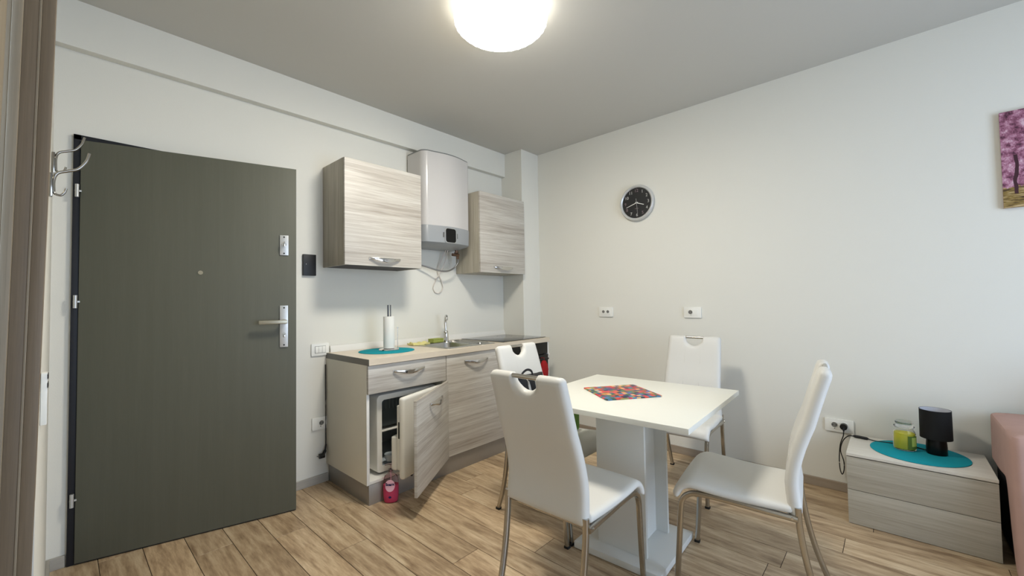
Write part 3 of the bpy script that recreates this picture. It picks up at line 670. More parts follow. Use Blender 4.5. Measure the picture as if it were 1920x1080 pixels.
def round_socket(c, ctr, nrm, r=0.018):
    ctr = Vector(ctr); nrm = Vector(nrm)
    side = Vector((-nrm.y, nrm.x, 0)); up = Vector((0, 0, 1)); n = 28
    s = part('well_shade', disc(ctr-nrm*0.001, nrm, r*0.9, 0.0014, n), SLOT, c)  # raised disc in shadow grey stands in for a sunk well
    bm = new()
    ro = [bm.verts.new(ctr+nrm*0.0003+(side*cos(2*pi*i/n)+up*sin(2*pi*i/n))*r) for i in range(n)]; rt = [bm.verts.new(ctr+nrm*0.0022+(side*cos(2*pi*i/n)+up*sin(2*pi*i/n))*(r*0.95)) for i in range(n)]; ri = [bm.verts.new(ctr+nrm*0.0003+(side*cos(2*pi*i/n)+up*sin(2*pi*i/n))*(r*0.86)) for i in range(n)]
    for a_, b_ in ((ro, rt), (rt, ri)):
        for i in range(n): bm.faces.new((a_[i], a_[(i+1) % n], b_[(i+1) % n], b_[i]))
    part('well_rim', bm, PLAST, c)
    for sg in (-1, 1): part('pin_hole', disc(ctr+side*sg*0.0085+nrm*0.0004, nrm, 0.003, 0.0004, 10), DOT, c)
part('module_rim', B(cx_-0.024, cx_+0.024, -0.0135, -0.010, cz_-0.024, cz_+0.024, 0.001), PLAST, c)
round_socket(c, (cx_, -0.0138, cz_+0.003), (0, -1, 0)); part('screw', disc((cx_-0.006, -0.0136, cz_-0.019), (0, -1, 0), 0.003, 0.001, 10), DOT, c)
c = thing('wall_thermostat', 'black rectangular wall control between entrance door and wall cabinet', 'control panel', (-2.172, 0, 1.485))
part('housing', B(-2.214, -2.130, -0.020, -0.0005, 1.413, 1.557, 0.003), BLACK, c)
part('indicator', disc((-2.196, -0.0202, 1.490), (0, -1, 0), 0.0018, 0.001, 8), PLAST, c)
def plate_right(name, y0, y1, z0, z1, label, cat):
    c = thing(name, label, cat, (0, (y0+y1)/2, (z0+z1)/2)); cy_ = (y0+y1)/2; cz_ = (z0+z1)/2
    part('cover_plate', prism(rrect(abs(y1-y0)/2, (z1-z0)/2, 0.005, 3), lambda u, v: (-0.0005, cy_+u, cz_+v), lambda u, v: (-0.012, cy_+u, cz_+v), bev=0.003), PLAST, c, 40)
    return c, cy_, cz_
c, cy_, cz_ = plate_right('wall_socket', -1.096, -0.960, 1.064, 1.150, 'white antenna socket with two round jacks, nearer the kitchen under the clock', 'socket')
part('module_rim', B(-0.0145, -0.011, cy_-0.046, cy_+0.046, cz_-0.026, cz_+0.026, 0.001), PLAST, c)
for s in (-1, 1): round_socket(c, (-0.0148, cy_+s*0.022, cz_+0.003), (-1, 0, 0), 0.015)
c, cy_, cz_ = plate_right('wall_socket', -1.845, -1.715, 1.066, 1.150, 'white single power socket above the chair against the clock wall', 'socket')
part('module_rim', B(-0.0145, -0.011, cy_-0.040, cy_+0.040, cz_-0.024, cz_+0.024, 0.001), PLAST, c)
round_socket(c, (-0.0148, cy_+0.014, cz_+0.002), (-1, 0, 0)); part('screw', disc((-0.0146, cy_+0.010, cz_-0.020), (-1, 0, 0), 0.0025, 0.001, 8), DOT, c)
c, cy_, cz_ = plate_right('wall_socket', -2.722, -2.578, 0.366, 0.446, 'white double power socket beside the nightstand, right outlet plugged', 'socket')
part('module_rim', B(-0.0145, -0.011, cy_-0.046, cy_+0.046, cz_-0.023, cz_+0.023, 0.001), PLAST, c)
round_socket(c, (-0.0148, cy_+0.023, cz_+0.003), (-1, 0, 0)); round_socket(c, (-0.0148, cy_-0.024, cz_+0.003), (-1, 0, 0)); part('screw', disc((-0.0146, cy_+0.023, cz_-0.018), (-1, 0, 0), 0.0025, 0.001, 8), DOT, c)

# loose plug hanging behind the base cabinet
pc = thing('power_cord', 'black cord with angled plug hanging between wall and base cabinet', 'cord', (-2.066, -0.012, 0.20))
part('cable', sweep(curve([(-2.0635, -0.010, 0.80), (-2.0640, -0.012, 0.6), (-2.0640, -0.012, 0.35), (-2.0650, -0.014, 0.26), (-2.070, -0.02, 0.205)], 6), 0.006, 0.006, 8), BLACK, pc, 60)
bm = sweep(curve([(-2.066, -0.020, 0.255), (-2.074, -0.022, 0.215), (-2.088, -0.024, 0.190)], 5), [0.010]*5+[0.020]*5+[0.026], None, 12); cyl((-2.080, -0.024, 0.186), (-2.112, -0.024, 0.186), 0.017, 18, bm); part('plug', bm, BLACK, pc, 50)
part('plug_pin', cyl((-2.112, -0.026, 0.189), (-2.130, -0.026, 0.191), 0.0035, 8), BRAID, pc, 50)

# --- coat hooks on the left wall
def coat_hook(y, zb, zt, label, k=1.0):
    c = thing('coat_hook', label, 'hook', (XL, y, zb), 0, 'chrome double coat hooks')
    x = XL
    part('back_plate', B(x+0.0005, x+0.010, y-0.012, y+0.012, zb-0.004, zt, 0.003), HOOKM, c, 50)
    zc = zt-0.004
    pts = curve([(x+0.012, y, zb+0.012), (x+0.012, y, zc-0.018), (x+0.020, y, zc+0.006), (x+0.042, y, zc+0.018), (x+0.066, y, zc+0.030), (x+0.084, y, zc+0.058), (x+0.092, y, zc+0.088)], 7)
    part('hook_prong', sweep(pts, 0.009, 0.009, 12, up=(0, 1, 0)), HOOKM, c, 60, label='long upper prong')
    pts = curve([(x+0.010, y, zb+0.020), (x+0.016, y, zb+0.006), (x+0.028, y, zb+0.004), (x+0.036, y, zb+0.014), (x+0.040, y, zb+0.028)], 6)
    part('hook_prong', sweep(pts, 0.007, 0.007, 12, up=(0, 1, 0)), HOOKM, c, 60, label='short lower prong')
coat_hook(-0.47, 1.762, 1.842, 'chrome double coat hook farther along the side wall, the higher one')
coat_hook(-0.95, 1.580, 1.652, 'chrome double coat hook nearer the viewer on the side wall, the lower one')
c = thing('wall_intercom', 'white slim wall box with two dark marks beside the door casing', 'control panel', (XL, -1.32, 0.99))
part('housing', B(XL+0.0005, XL+0.012, -1.34, -1.30, 0.925, 1.055, 0.002), PLAST, c)
for z in (1.046, 1.024): part('button', B(XL+0.012, XL+0.0135, -1.342, -1.298, z-0.006, z+0.006), DOT, c)

# --- soap bottle on the floor
SBX, SBY = -1.925, -0.612
sb = thing('soap_bottle', 'clear pump bottle of pink soap on the floor by the plinth', 'bottle', (SBX, SBY, 0), radians(-42))
ov_ = lambda a: 1.0
def oval(prof, sx, sy, n=32):
    bm = lathe(prof, n); bm.transform(Matrix.Diagonal((sx, sy, 1, 1))); return bm
body = [(0.034, 0.0), (0.041, 0.006), (0.046, 0.04), (0.047, 0.09), (0.045, 0.13), (0.037, 0.158), (0.016, 0.172), (0.014, 0.186)]
link('bottle_shell', finish('bottle_shell', oval(body, 1.0, 0.68), SOAPB, 60), sb)
link('soap', finish('soap', oval([(r-0.0022, max(z, 0.002)) for r, z in body[:4]]+[(0.0445, 0.106)], 1.0, 0.68), SOAPL, 60), sb)
bm = cyl((0, 0, 0.184), (0, 0, 0.200), 0.013, 18); cyl((0, 0, 0.2), (0, 0, 0.222), 0.004, 10, bm); sweep([(0.006, 0, 0.226), (-0.012, 0, 0.228), (-0.036, 0, 0.222)], [0.016, 0.012, 0.007], [0.010, 0.009, 0.006], 10, bm)
link('pump', finish('pump', bm, SOAPB, 50), sb)
link('dip_tube', finish('dip_tube', cyl((0.003, 0, 0.02), (0, 0, 0.19), 0.0025, 8), SOAPW, 50), sb)
def wrap(bm_, zc, sx=0.0478, sy=0.0325):
    # bend flat XY artwork onto the oval front (-y side)
    for v in bm_.verts:
        x, z, d = v.co.x, v.co.y, v.co.z
        th = x/sx; v.co = Vector((sx*sin(th)*(1+d*10), -sy*cos(th)*(1+d*10)-0.0004, zc+z))
    return bm_
bm = new(); n = 26
ctr = bm.verts.new((0, 0, 0)); ring = [bm.verts.new((0.031*cos(2*pi*i/n), 0.036*sin(2*pi*i/n), 0)) for i in range(n)]; mid = [bm.verts.new((0.0145*cos(2*pi*i/n), 0.017*sin(2*pi*i/n), 0)) for i in range(n)]
for i in range(n): j = (i+1) % n; bm.faces.new((ctr, mid[i], mid[j])); bm.faces.new((mid[i], ring[i], ring[j], mid[j]))
lb = link('paper_label', finish('paper_label', wrap(bm, 0.108), SOAPW, 60), sb)
tb = text_bm('Soarx', 0.0225, offs=0.0011); link('lettering', finish('lettering', wrap(tb, 0.116, 0.0486, 0.0332), NAVY), lb)
bm = new(); ring = [bm.verts.new((0.009*cos(2*pi*i/12), 0.007*sin(2*pi*i/12), 0)) for i in range(12)]; bm.faces.new(ring)
link('logo_dot', finish('logo_dot', wrap(bm, 0.040, 0.0484, 0.0332), NAVY), lb)

# ================================================================ CHAIRS
def chair_meshes():
    M_ = {}
    HT, ZB, BT = 0.948, 0.405, 0.108
    WB, WT_ = 0.192, 0.176
    R = 0.060      # notch radius
    T = 0.0225      # half thickness
    def pathy(z):   # centre line of the backrest, y behind = negative
        t = (z-ZB)/(HT-ZB)
        return 0.012*sin(min(1, t*1.6)*pi)*1.2 - BT*max(0, (t-0.18)/0.82)**1.35 + 0.000
    U = [-1, -0.985, -0.955, -0.90, -0.80, -0.66, -0.50, -0.40, -0.355, -0.335, -0.315, -0.27, -0.20, -0.10]
    U = U + [0] + [-u for u in U[::-1]]
    V = [0, 0.008, 0.022, 0.045, 0.08, 0.14, 0.22, 0.30, 0.38, 0.46, 0.54, 0.62, 0.70, 0.77, 0.83, 0.88, 0.92, 0.955, 0.978, 0.992, 1.0]
    hw = lambda z: WB + (WT_-WB)*max(0, (z-ZB)/(HT-ZB))
    rc = 0.022
    def ztop(x):
        ax = abs(x); z = HT
        if ax < R: z = HT - sqrt(max(0, R*R-ax*ax))*1.12
        e = WT_-ax
        if e < rc: z = HT - (rc - sqrt(max(0, rc*rc-(rc-e)**2)))
        return z
    bm = new(); G = {}
    for side in (1, -1):
        for i, u in enumerate(U):
            zt = ztop(u*WT_)
            for j, v in enumerate(V):
                z = ZB+(zt-ZB)*v; x = u*hw(z)
                d = min(hw(z)-abs(x), z-ZB, (zt-z) if abs(u*WT_) >= R else min(zt-z+0.0, abs(sqrt(x*x+((z-HT)/1.12)**2)-R)))
                border = (i in (0, len(U)-1)) or j in (0, len(V)-1)
                if border: d = 0
                q = min(1, max(0, d)/0.021); th = T*sqrt(max(0, 1-(1-q)**2))
                if border and side == -1: G[(side, i, j)] = G[(1, i, j)]; continue
                dz = 0.002; n_ = Vector((0, 1, -(pathy(z+dz)-pathy(z-dz))/(2*dz))).normalized()
                p = Vector((x, pathy(z), z)) + n_*(th*side)
                G[(side, i, j)] = bm.verts.new(p)
        for i in range(len(U)-1):
            for j in range(len(V)-1):
                q4 = [G[(side, i, j)], G[(side, i+1, j)], G[(side, i+1, j+1)], G[(side, i, j+1)]]
                if side == -1: q4 = q4[::-1]
                try: bm.faces.new(q4)
                except ValueError: pass
    M_['backrest'] = finish('backrest', bm, LEATHER, 179)
    # seams on the front
    def front(x, z):
        return (x, pathy(z)+T+0.0002, z)
    bm = new()
    for sx in (-1, 1):
        sweep([front(sx*0.052, ZB+0.20+(HT-0.072-ZB-0.20)*t/8) for t in range(9)], 0.0022, 0.0016, 6, bm)
    for zz in (0.605, 0.612):
        sweep([front(-0.172+0.344*t/10, zz) for t in range(11)], 0.0020, 0.0016, 6, bm)
    M_['seam'] = finish('seam', bm, SEAMM, 60)
    yt = pathy(HT-0.010)
    M_['handle_bar'] = finish('handle_bar', cyl((-R-0.004, yt-0.002, HT-0.0115), (R+0.004, yt-0.002, HT-0.0115), 0.0085, 18), LEGM, 60)
    # seat
    P_ = []; L1 = 0.345
    prof = []
    for i in range(13): t = i/12; prof.append((0.012+L1*t, 0.432+0.013*t-0.006*sin(pi*t), 0.0))
    cx0_, cz0_, ra = 0.357, 0.380, 0.065
    for i in range(1, 8): a = radians(84*i/7); prof.append((cx0_+ra*sin(a), cz0_+ra*cos(a), 0))
    U2 = [-1, -0.985, -0.95, -0.88, -0.75, -0.55, -0.3, 0, 0.3, 0.55, 0.75, 0.88, 0.95, 0.985, 1]
    # insert clustered end rows
    def lerp(a, b, t): return tuple(a[k]+(b[k]-a[k])*t for k in range(3))
    rows = [prof[0], lerp(prof[0], prof[1], 0.15), lerp(prof[0], prof[1], 0.45)] + prof[1:-1] + [lerp(prof[-2], prof[-1], 0.5), lerp(prof[-2], prof[-1], 0.85), prof[-1]]
    Ls = [0]
    for a, b in zip(rows, rows[1:]): Ls.append(Ls[-1]+sqrt((a[0]-b[0])**2+(a[1]-b[1])**2))
    bm = new(); G = {}; TT = 0.0175
    for side in (1, -1):
        for j, (y, z, _) in enumerate(rows):
            a = rows[max(0, j-1)]; b = rows[min(len(rows)-1, j+1)]; tx, tz = b[0]-a[0], b[1]-a[1]; l = sqrt(tx*tx+tz*tz); nx_, nz_ = -tz/l, tx/l
            w__ = 0.196+0.017*min(1, Ls[j]/0.3)
            for i, u in enumerate(U2):
                x = u*w__; d = min(w__-abs(x), Ls[j], Ls[-1]-Ls[j]); border = i in (0, len(U2)-1) or j in (0, len(rows)-1)
                if border and side == -1: G[(side, i, j)] = G[(1, i, j)]; continue
                q = 0 if border else min(1, d/0.018); th = TT*sqrt(max(0, 1-(1-q)**2))
                if side == -1: th *= 0.75
                crown = 0.006*(1-u*u) if side == 1 else 0
                G[(side, i, j)] = bm.verts.new((x, y+nx_*th*side, z-0.006+nz_*th*side+crown))
        for i in range(len(U2)-1):
            for j in range(len(rows)-1):
                q4 = [G[(side, i, j)], G[(side, i+1, j)], G[(side, i+1, j+1)], G[(side, i, j+1)]]
                if side == -1: q4 = q4[::-1]
                try: bm.faces.new(q4)
                except ValueError: pass
    M_['seat'] = finish('seat', bm, LEATHER, 179)
    # frame
    for s, nm in ((-1, 'l'), (1, 'r')):
        x = s*0.194
        pts = curve([(x, -0.004, 0.400), (x, 0.10, 0.404), (x, 0.24, 0.409), (x, 0.335, 0.408), (x, 0.375, 0.396), (x, 0.400, 0.365), (x+s*0.000, 0.408, 0.30), (x+s*0.001, 0.418, 0.15), (x+s*0.002, 0.429, 0.006)], 5)
        M_['leg_f'+nm] = finish('leg', sweep(pts, 0.022, 0.022, 12, up=(1, 0, 0), sq=0.55), LEGM, 40)
        x = s*0.186
        pts = curve([(x, -0.006, 0.440), (x, -0.010, 0.36), (x-s*0.002, -0.028, 0.24), (x-s*0.005, -0.058, 0.12), (x-s*0.008, -0.098, 0.006)], 6)
        M_['leg_r'+nm] = finish('leg', sweep(pts, 0.022, 0.022, 12, up=(1, 0, 0), sq=0.55), LEGM, 40)
        for q, (yy, xx) in {'f': (0.429, s*0.196), 'r': (-0.098, s*0.178)}.items():
            M_['foot_'+q+nm] = finish('foot_cap', B(xx-0.0125, xx+0.0125, yy-0.0125, yy+0.0125, 0.0, 0.012, 0.002), RUBBER, 40)
    M_['cross_rail'] = finish('cross_rail', sweep([(-0.19, 0, 0), (0.19, 0, 0)], 0.018, 0.018, 8), LEGM, 40)
    bm = new()
    for s in (-1, 1): disc((s*0.2045, 0.012, 0.404), (s, 0, 0), 0.004, 0.004, 12, bm)
    M_['bolt'] = finish('bolt', bm, CHROME, 50)
    return M_
CM = chair_meshes()
def make_chair(x, y, azim, label):
    # local +y is forward; azimuth of forward in world = azim
    r = thing('dining_chair', label, 'chair', (x, y, 0), radians(azim-90), 'white leatherette dining chairs')
    bk = link('backrest', CM['backrest'], r); link('seam', CM['seam'], bk)
    hbx = link('handle_bar', CM['handle_bar'], r); hbx['label'] = 'chrome grip bar in the backrest notch'
    link('seat', CM['seat'], r); link('cross_rail', CM['cross_rail'], r, (0, 0.345, 0.398)); link('cross_rail', CM['cross_rail'], r, (0, 0.02, 0.395)); link('bolt', CM['bolt'], r)
    for nm in 'lr':
        for q in 'fr':
            l = link('leg', CM['leg_'+q+nm], r); link('foot_cap', CM['foot_'+q+nm], l)
    return r
make_chair(-2.038, -1.907, 1.0, 'white leatherette chair nearest the viewer, back turned, left of the table')
make_chair(-1.380, -1.276, -90.4, 'white leatherette chair on the kitchen side of the table with a bag on its seat')
make_chair(-0.346, -1.874, 183.2, 'white leatherette chair behind the table against the clock wall')
make_chair(-1.284, -2.612, 97.0, 'white leatherette chair seen from the side, right of the table in front of the nightstand')

# ================================================================ TABLE
ta_ = thing('dining_table', 'small square white pedestal dining table in the middle of the chairs', 'table', (-1.410, -1.955, 0), 0.0412)
def tl(name, bm, m, smooth=30): return link(name, finish(name, bm, m, smooth), ta_)
tl('tabletop', B(-0.396, 0.396, -0.3985, 0.3985, 0.728, 0.750, 0.0015), TABLE)
# world -> table local offset of pedestal centre
pcx, pcy = 0.052, 0.020
tl('base_plate', B(pcx-0.222, pcx+0.222, pcy-0.214, pcy+0.214, 0.004, 0.034, 0.0015), TPED)
tl('pedestal_panel', B(pcx-0.144, pcx-0.126, pcy-0.122, pcy+0.122, 0.034, 0.728, 0.001), TPED)
tl('pedestal_panel', B(pcx+0.126, pcx+0.144, pcy-0.122, pcy+0.122, 0.034, 0.728, 0.001), TPED)
tl('web_panel', B(pcx-0.126, pcx+0.126, pcy-0.062, pcy-0.044, 0.034, 0.728), TPED)
tl('web_panel', B(pcx-0.126, pcx+0.126, pcy+0.044, pcy+0.062, 0.034, 0.728), TPED)
for sx in (-1, 1):
    for sy in (-1, 1): tl('foot_pad', lathe([(0.014, 0), (0.014, 0.004)], 14, c=(pcx+sx*0.19, pcy+sy*0.18, 0)), BLACK)
# mosaic mat
mc = Vector((-1.402, -1.901, 0.7503)); ma = math.atan2(-1.866+1.698, -1.193+1.430)
o = link('mosaic_mat', finish('mosaic_mat', prism(rrect(0.145, 0.142, 0.012, 4), lambda u, v: (u, v, 0), lambda u, v: (u, v, 0.005), bev=0.001), MOSAIC, 40), None, mc, (0, 0, ma))
tag(o, 'square multicoloured checked mat lying askew on the white table', 'mat')

# bag on chair by the kitchen
bg_ = thing('tote_bag', 'black bag with white straps and a green panel on the kitchen-side chair', 'bag', (-1.515, -1.392, 0.452), 0.0)
def blob(hx, hy, h, m_, tuck=0.8, seedv=0):
    bm = new(); n = 28; rings = []; rnd = random.Random(seedv)
    ph_ = [rnd.uniform(0, 6.28) for _ in range(4)]
    for k in range(11):
        t = k/10; s = (0.90+0.12*sin(pi*t*0.8))*(1-(1-tuck)*t**2)
        flat = 1-0.55*t**1.5
        rings.append([bm.verts.new((hx*s*math.copysign(abs(cos(a))**0.6, cos(a))*(1+0.03*sin(3*a+ph_[0]+4*t)), hy*s*flat*math.copysign(abs(sin(a))**0.6, sin(a))*(1+0.05*sin(5*a+ph_[1]+5*t)), h*t+0.008*t*sin(2*a+ph_[2]))) for a in [2*pi*i/n for i in range(n)]])
    for a, b in zip(rings, rings[1:]):
        for i in range(n): bm.faces.new((a[i], a[(i+1) % n], b[(i+1) % n], b[i]))
    bm.faces.new(rings[0][::-1]); bm.faces.new(rings[-1]); return bm
link('bag_body', finish('bag_body', blob(0.130, 0.086, 0.345, None, 0.85, 3), BAGB, 60), bg_)
bm = sweep(curve([(-0.075, -0.01, 0.330), (-0.070, -0.01, 0.362), (-0.030, -0.01, 0.380), (0.010, -0.01, 0.368), (0.025, -0.01, 0.330)], 7), 0.014, 0.005, 8, up=(0, 1, 0))
link('strap', finish('strap', bm, BAGB, 60), bg_)
for x in (-0.100, -0.040):
    pts = [(x+0.028*t/8, -0.012-0.050*min(1, t/4)**0.8-0.016*t/8, 0.352-0.002*t-0.016*max(0, t-3)) for t in range(9)]
    s_ = link('strap', finish('strap', sweep(pts, 0.013, 0.004, 8, up=(0, 0.4, 1)), BAGW, 60), bg_); s_['label'] = 'white strap'
bm = B(0.09, 0.282, -0.155, -0.078, 0.001, 0.135, 0.03, 4)
s_ = link('side_pocket', finish('side_pocket', bm, BAGG, 60), bg_); s_['label'] = 'green bulging pocket'
# ================================================================ CLOCK
CY, CZ, CR = -1.352, 2.033, 0.1525
ck = thing('wall_clock', 'round black wall clock with silver rim on the clock wall', 'clock', (0, CY, CZ))
def ring_prof(prof, m, name):
    bm = new(); n = 72; rings = []
    for r, d in prof: rings.append([bm.verts.new((-d, CY+r*cos(2*pi*i/n), CZ+r*sin(2*pi*i/n))) for i in range(n)])
    for a, b in zip(rings, rings[1:]+[rings[0]]):
        for i in range(n): bm.faces.new((a[i], a[(i+1) % n], b[(i+1) % n], b[i]))
    part(name, bm, m, ck, 40)
ring_prof([(CR-0.004, 0.001), (CR, 0.010), (CR-0.001, 0.026), (CR-0.008, 0.034), (CR-0.016, 0.034), (CR-0.023, 0.027), (CR-0.024, 0.001)], CLRIM, 'rim')
fc = part('clock_face', disc((-0.002, CY, CZ), (-1, 0, 0), CR-0.022, 0.018, 64), CLFACE, ck)
# numerals: text XY -> world (viewer's right is -y)
def on_clock(bm_, u, v, d=0.0208):
    mt = Matrix(((0, 0, -1, -d), (-1, 0, 0, CY-u), (0, 1, 0, CZ+v), (0, 0, 0, 1))); bm_.transform(mt); return bm_
for k in range(1, 13):
    a = radians(90-30*k); r = 0.103
    part('numeral', on_clock(text_bm(str(k), 0.036), r*cos(a), r*sin(a)), CLNUM2 if k in (12, 9, 8, 5) else CLNUM, ck)
def hand(ang, L_, back, w0, name, m, d):
    a = radians(90-ang); dx, dz = cos(a), sin(a)
    pts = [(-d, CY+back*dx, CZ-back*dz), (-d, CY-L_*dx, CZ+L_*dz)]
    bm = sweep(pts, [w0, w0*0.6], [0.0012, 0.0012], 6, up=(1, 0, 0)); part(name, bm, m, ck, 40)
hand(110, 0.068, 0.012, 0.0085, 'hour_hand', PLAST, 0.0225)
hand(252, 0.098, 0.012, 0.0065, 'minute_hand', PLAST, 0.0240)
hand(175, 0.095, 0.036, 0.0026, 'second_hand', CLNUM, 0.0255)
part('clock_hub', disc((-0.020, CY, CZ), (-1, 0, 0), 0.006, 0.008, 16), CLNUM, ck)
for k in range(60):
    if k % 5: continue
    a = radians(6*k); r = CR-0.029
    part('tick_mark', disc((-0.0202, CY+r*cos(a), CZ+r*sin(a)), (-1, 0, 0), 0.0016, 0.0006, 8), CLNUM2, ck)
part('printed_line', B(-0.0212, -0.0202, CY-0.016, CY+0.016, CZ-0.050, CZ-0.047), CLNUM2, ck)
# ================================================================ PICTURE
pz0, pz1, py0, py1 = 1.655, 2.154, -4.02, -3.362
pt = thing('canvas_picture', 'canvas print of pink blossom trees at the right edge', 'picture', (0, py0, pz0))
part('stretcher_frame', B(-0.020, -0.001, py0+0.001, py1-0.001, pz0+0.001, pz1-0.001), mat('canvas_side', (196, 178, 176), 0.8), pt)
part('canvas_print', B(-0.0225, -0.020, py0, py1, pz0, pz1, 0.0008), BLOSSOM, pt)

# ================================================================ NIGHTSTAND
NX0, NX1, NY0, NY1 = -0.437, -0.035, -3.2496, -2.7098
ns = thing('nightstand', 'pale wood two-drawer nightstand against the clock wall beside the sofa', 'nightstand', (NX0, NY0, 0))
part('top_board', B(NX0, NX1, NY0, NY1, 0.358, 0.3725, 0.001), NTOP, ns)
part('side_panel', B(NX0+0.017, NX1, NY1-0.018, NY1-0.001, 0.0, 0.358), NSTW, ns)
part('side_panel', B(NX0+0.017, NX1, NY0+0.001, NY0+0.018, 0.0, 0.358), NSTW, ns)
part('back_panel', B(NX1-0.008, NX1, NY0+0.018, NY1-0.018, 0.0, 0.358), NSTW, ns)
part('inner_bottom', B(NX0+0.017, NX1-0.008, NY0+0.018, NY1-0.018, 0.02, 0.036), NSTW, ns)
part('drawer', B(NX0, NX0+0.016, NY0+0.0005, NY1-0.0005, 0.1835, 0.3535, 0.0008), NSTW, ns)
part('drawer', B(NX0, NX0+0.016, NY0+0.0005, NY1-0.0005, 0.003, 0.1805, 0.0008), NSTW, ns)
# candle jar
JX, JY, JZ = -0.190, -2.945, 0.3770
cj = thing('candle_jar', 'glass jar candle with yellow wax and glass lid on the nightstand', 'candle', (JX, JY, JZ))
JR = 0.0475
bm = lathe([(JR-0.006, 0), (JR, 0.006), (JR, 0.085), (JR-0.004, 0.100), (JR-0.010, 0.110), (JR-0.009, 0.118), (JR-0.013, 0.118), (JR-0.013, 0.110), (JR-0.007, 0.098), (JR-0.003, 0.085), (JR-0.003, 0.008), (0.002, 0.006)], 40, c=(JX, JY, JZ))
part('jar', bm, GLASS, cj, 60)
part('wax', lathe([(JR-0.008, 0.008), (JR-0.0045, 0.012), (JR-0.0045, 0.090), (0.002, 0.092)], 40, c=(JX, JY, JZ)), WAX, cj, 60)
bm = lathe([(JR-0.016, 0.117), (JR-0.006, 0.120), (JR-0.004, 0.126), (JR-0.010, 0.130), (JR-0.014, 0.136), (JR-0.010, 0.146), (JR-0.014, 0.153), (0.002, 0.156)], 40, c=(JX, JY, JZ)); part('lid', bm, GLASS, cj, 60)
bm = new(); n = 12; vs = []
for i in range(n+1):
    a = radians(196+64*i/n); vs.append([bm.verts.new((JX+(JR+0.0006)*cos(a), JY+(JR+0.0006)*sin(a), JZ+z)) for z in (0.014, 0.082)])
for a, b in zip(vs, vs[1:]): bm.faces.new((a[0], b[0], b[1], a[1]))
lb = part('jar_label', bm, LABELG, cj, 60, label='green paper label on the candle jar')
bm = new(); vs = []
for i in range(7):
    a = radians(216+38*i/6); vs.append([bm.verts.new((JX+(JR+0.0010)*cos(a), JY+(JR+0.0010)*sin(a), JZ+z)) for z in (0.028, 0.076)])
for a, b in zip(vs, vs[1:]): bm.faces.new((a[0], b[0], b[1], a[1]))
part('label_panel', bm, LABELP, lb, 60)
# table lamp
LX, LY, LZ = -0.178, -3.068, 0.3770
lm = thing('table_lamp', 'small black table lamp with black drum shade on the nightstand', 'lamp', (LX, LY, LZ))
part('base', lathe([(0.040, 0), (0.041, 0.004), (0.041, 0.04), (0.038, 0.085), (0.030, 0.098), (0.008, 0.102), (0.006, 0.125)], 36, c=(LX, LY, LZ)), CERAM, lm, 50)
sh_ = part('lamp_shade', lathe([(0.063, 0.082), (0.062, 0.232), (0.0605, 0.232), (0.0615, 0.082)], 48, c=(LX, LY, LZ)), SHADEB, lm, 50)
# open the shade: remove caps
bm = new(); bm.from_mesh(sh_.data)
for f in [f for f in bm.faces if len(f.verts) > 4]: bm.faces.remove(f)
bm.to_mesh(sh_.data); bm.free()
bm = lathe([(0.0600, 0.083), (0.0595, 0.2315)], 48, c=(LX, LY, LZ))
for f in [f for f in bm.faces if len(f.verts) > 4]: bm.faces.remove(f)
part('shade_lining', bm, SHADEW, sh_, 50)
part('bulb', lathe([(0.012, 0.125), (0.014, 0.150), (0.022, 0.170), (0.022, 0.190), (0.014, 0.206), (0.002, 0.211)], 24, c=(LX, LY, LZ)), BULB, lm, 60)
for a in (0.3, 2.4, 4.5): part('shade_strut', sweep([(LX, LY, LZ+0.15), (LX+0.060*cos(a), LY+0.060*sin(a), LZ+0.15)], 0.002, 0.002, 6), CERAM, lm)
pts = curve([(-0.050, -2.674, 0.398), (-0.052, -2.672, 0.360), (-0.045, -2.655, 0.300), (-0.036, -2.647, 0.22), (-0.036, -2.648, 0.15), (-0.040, -2.658, 0.118), (-0.040, -2.668, 0.15), (-0.040, -2.668, 0.20), (-0.045, -2.655, 0.265), (-0.060, -2.670, 0.330), (-0.085, -2.700, 0.372), (-0.105, -2.730, 0.380)], 8)
cd = part('lamp_cord', sweep(pts, 0.0055, 0.0055, 8), BLACK, lm, 60)
part('lamp_cord', sweep(curve([(-0.115, -2.785, 0.380), (-0.125, -2.83, 0.3775), (-0.118, -2.90, 0.3800), (-0.125, -2.98, 0.3800), (-0.150, -3.032, 0.3810)], 7), 0.0055, 0.0055, 8), BLACK, lm, 60)
part('cord_switch', sweep(curve([(-0.104, -2.722, 0.381), (-0.109, -2.757, 0.3815), (-0.116, -2.792, 0.3805)], 5), [0.010]+[0.018]*9+[0.010], [0.008]+[0.015]*9+[0.008], 12, sq=0.4), BLACK, lm, 60)
bm = cyl((-0.013, -2.674, 0.409), (-0.046, -2.674, 0.409), 0.0185, 22); sweep([(-0.040, -2.674, 0.405), (-0.050, -2.674, 0.385)], [0.014, 0.009], [0.014, 0.009], 10, bm); part('plug', bm, BLACK, lm, 50)

# ================================================================ SOFA + THROW
so = thing('sofa', 'dark sofa end mostly hidden by a pink throw at the right edge', 'sofa', (-0.43, -4.6, 0))
part('arm', B(-0.425, -0.03, -3.52, -3.290, 0.012, 0.585, 0.02, 3), SOFAM, so)
part('backrest', B(-0.26, -0.03, -4.9, -3.60, 0.10, 0.80, 0.03, 3), SOFAM, so)
part('seat_base', B(-0.92, -0.26, -4.9, -3.56, 0.10, 0.30, 0.02, 3), SOFAM, so)
part('seat_cushion', B(-0.93, -0.265, -4.9, -3.57, 0.30, 0.45, 0.04, 3), SOFAM, so)
for x, y in ((-0.40, -3.50), (-0.06, -3.50), (-0.88, -4.85), (-0.06, -4.85), (-0.40, -3.315), (-0.06, -3.315), (-0.88, -3.62)): part('leg', lathe([(0.015, 0), (0.02, 0.10 if y < -3.55 else 0.02)], 14, c=(x, y, 0)), BLACK, so)
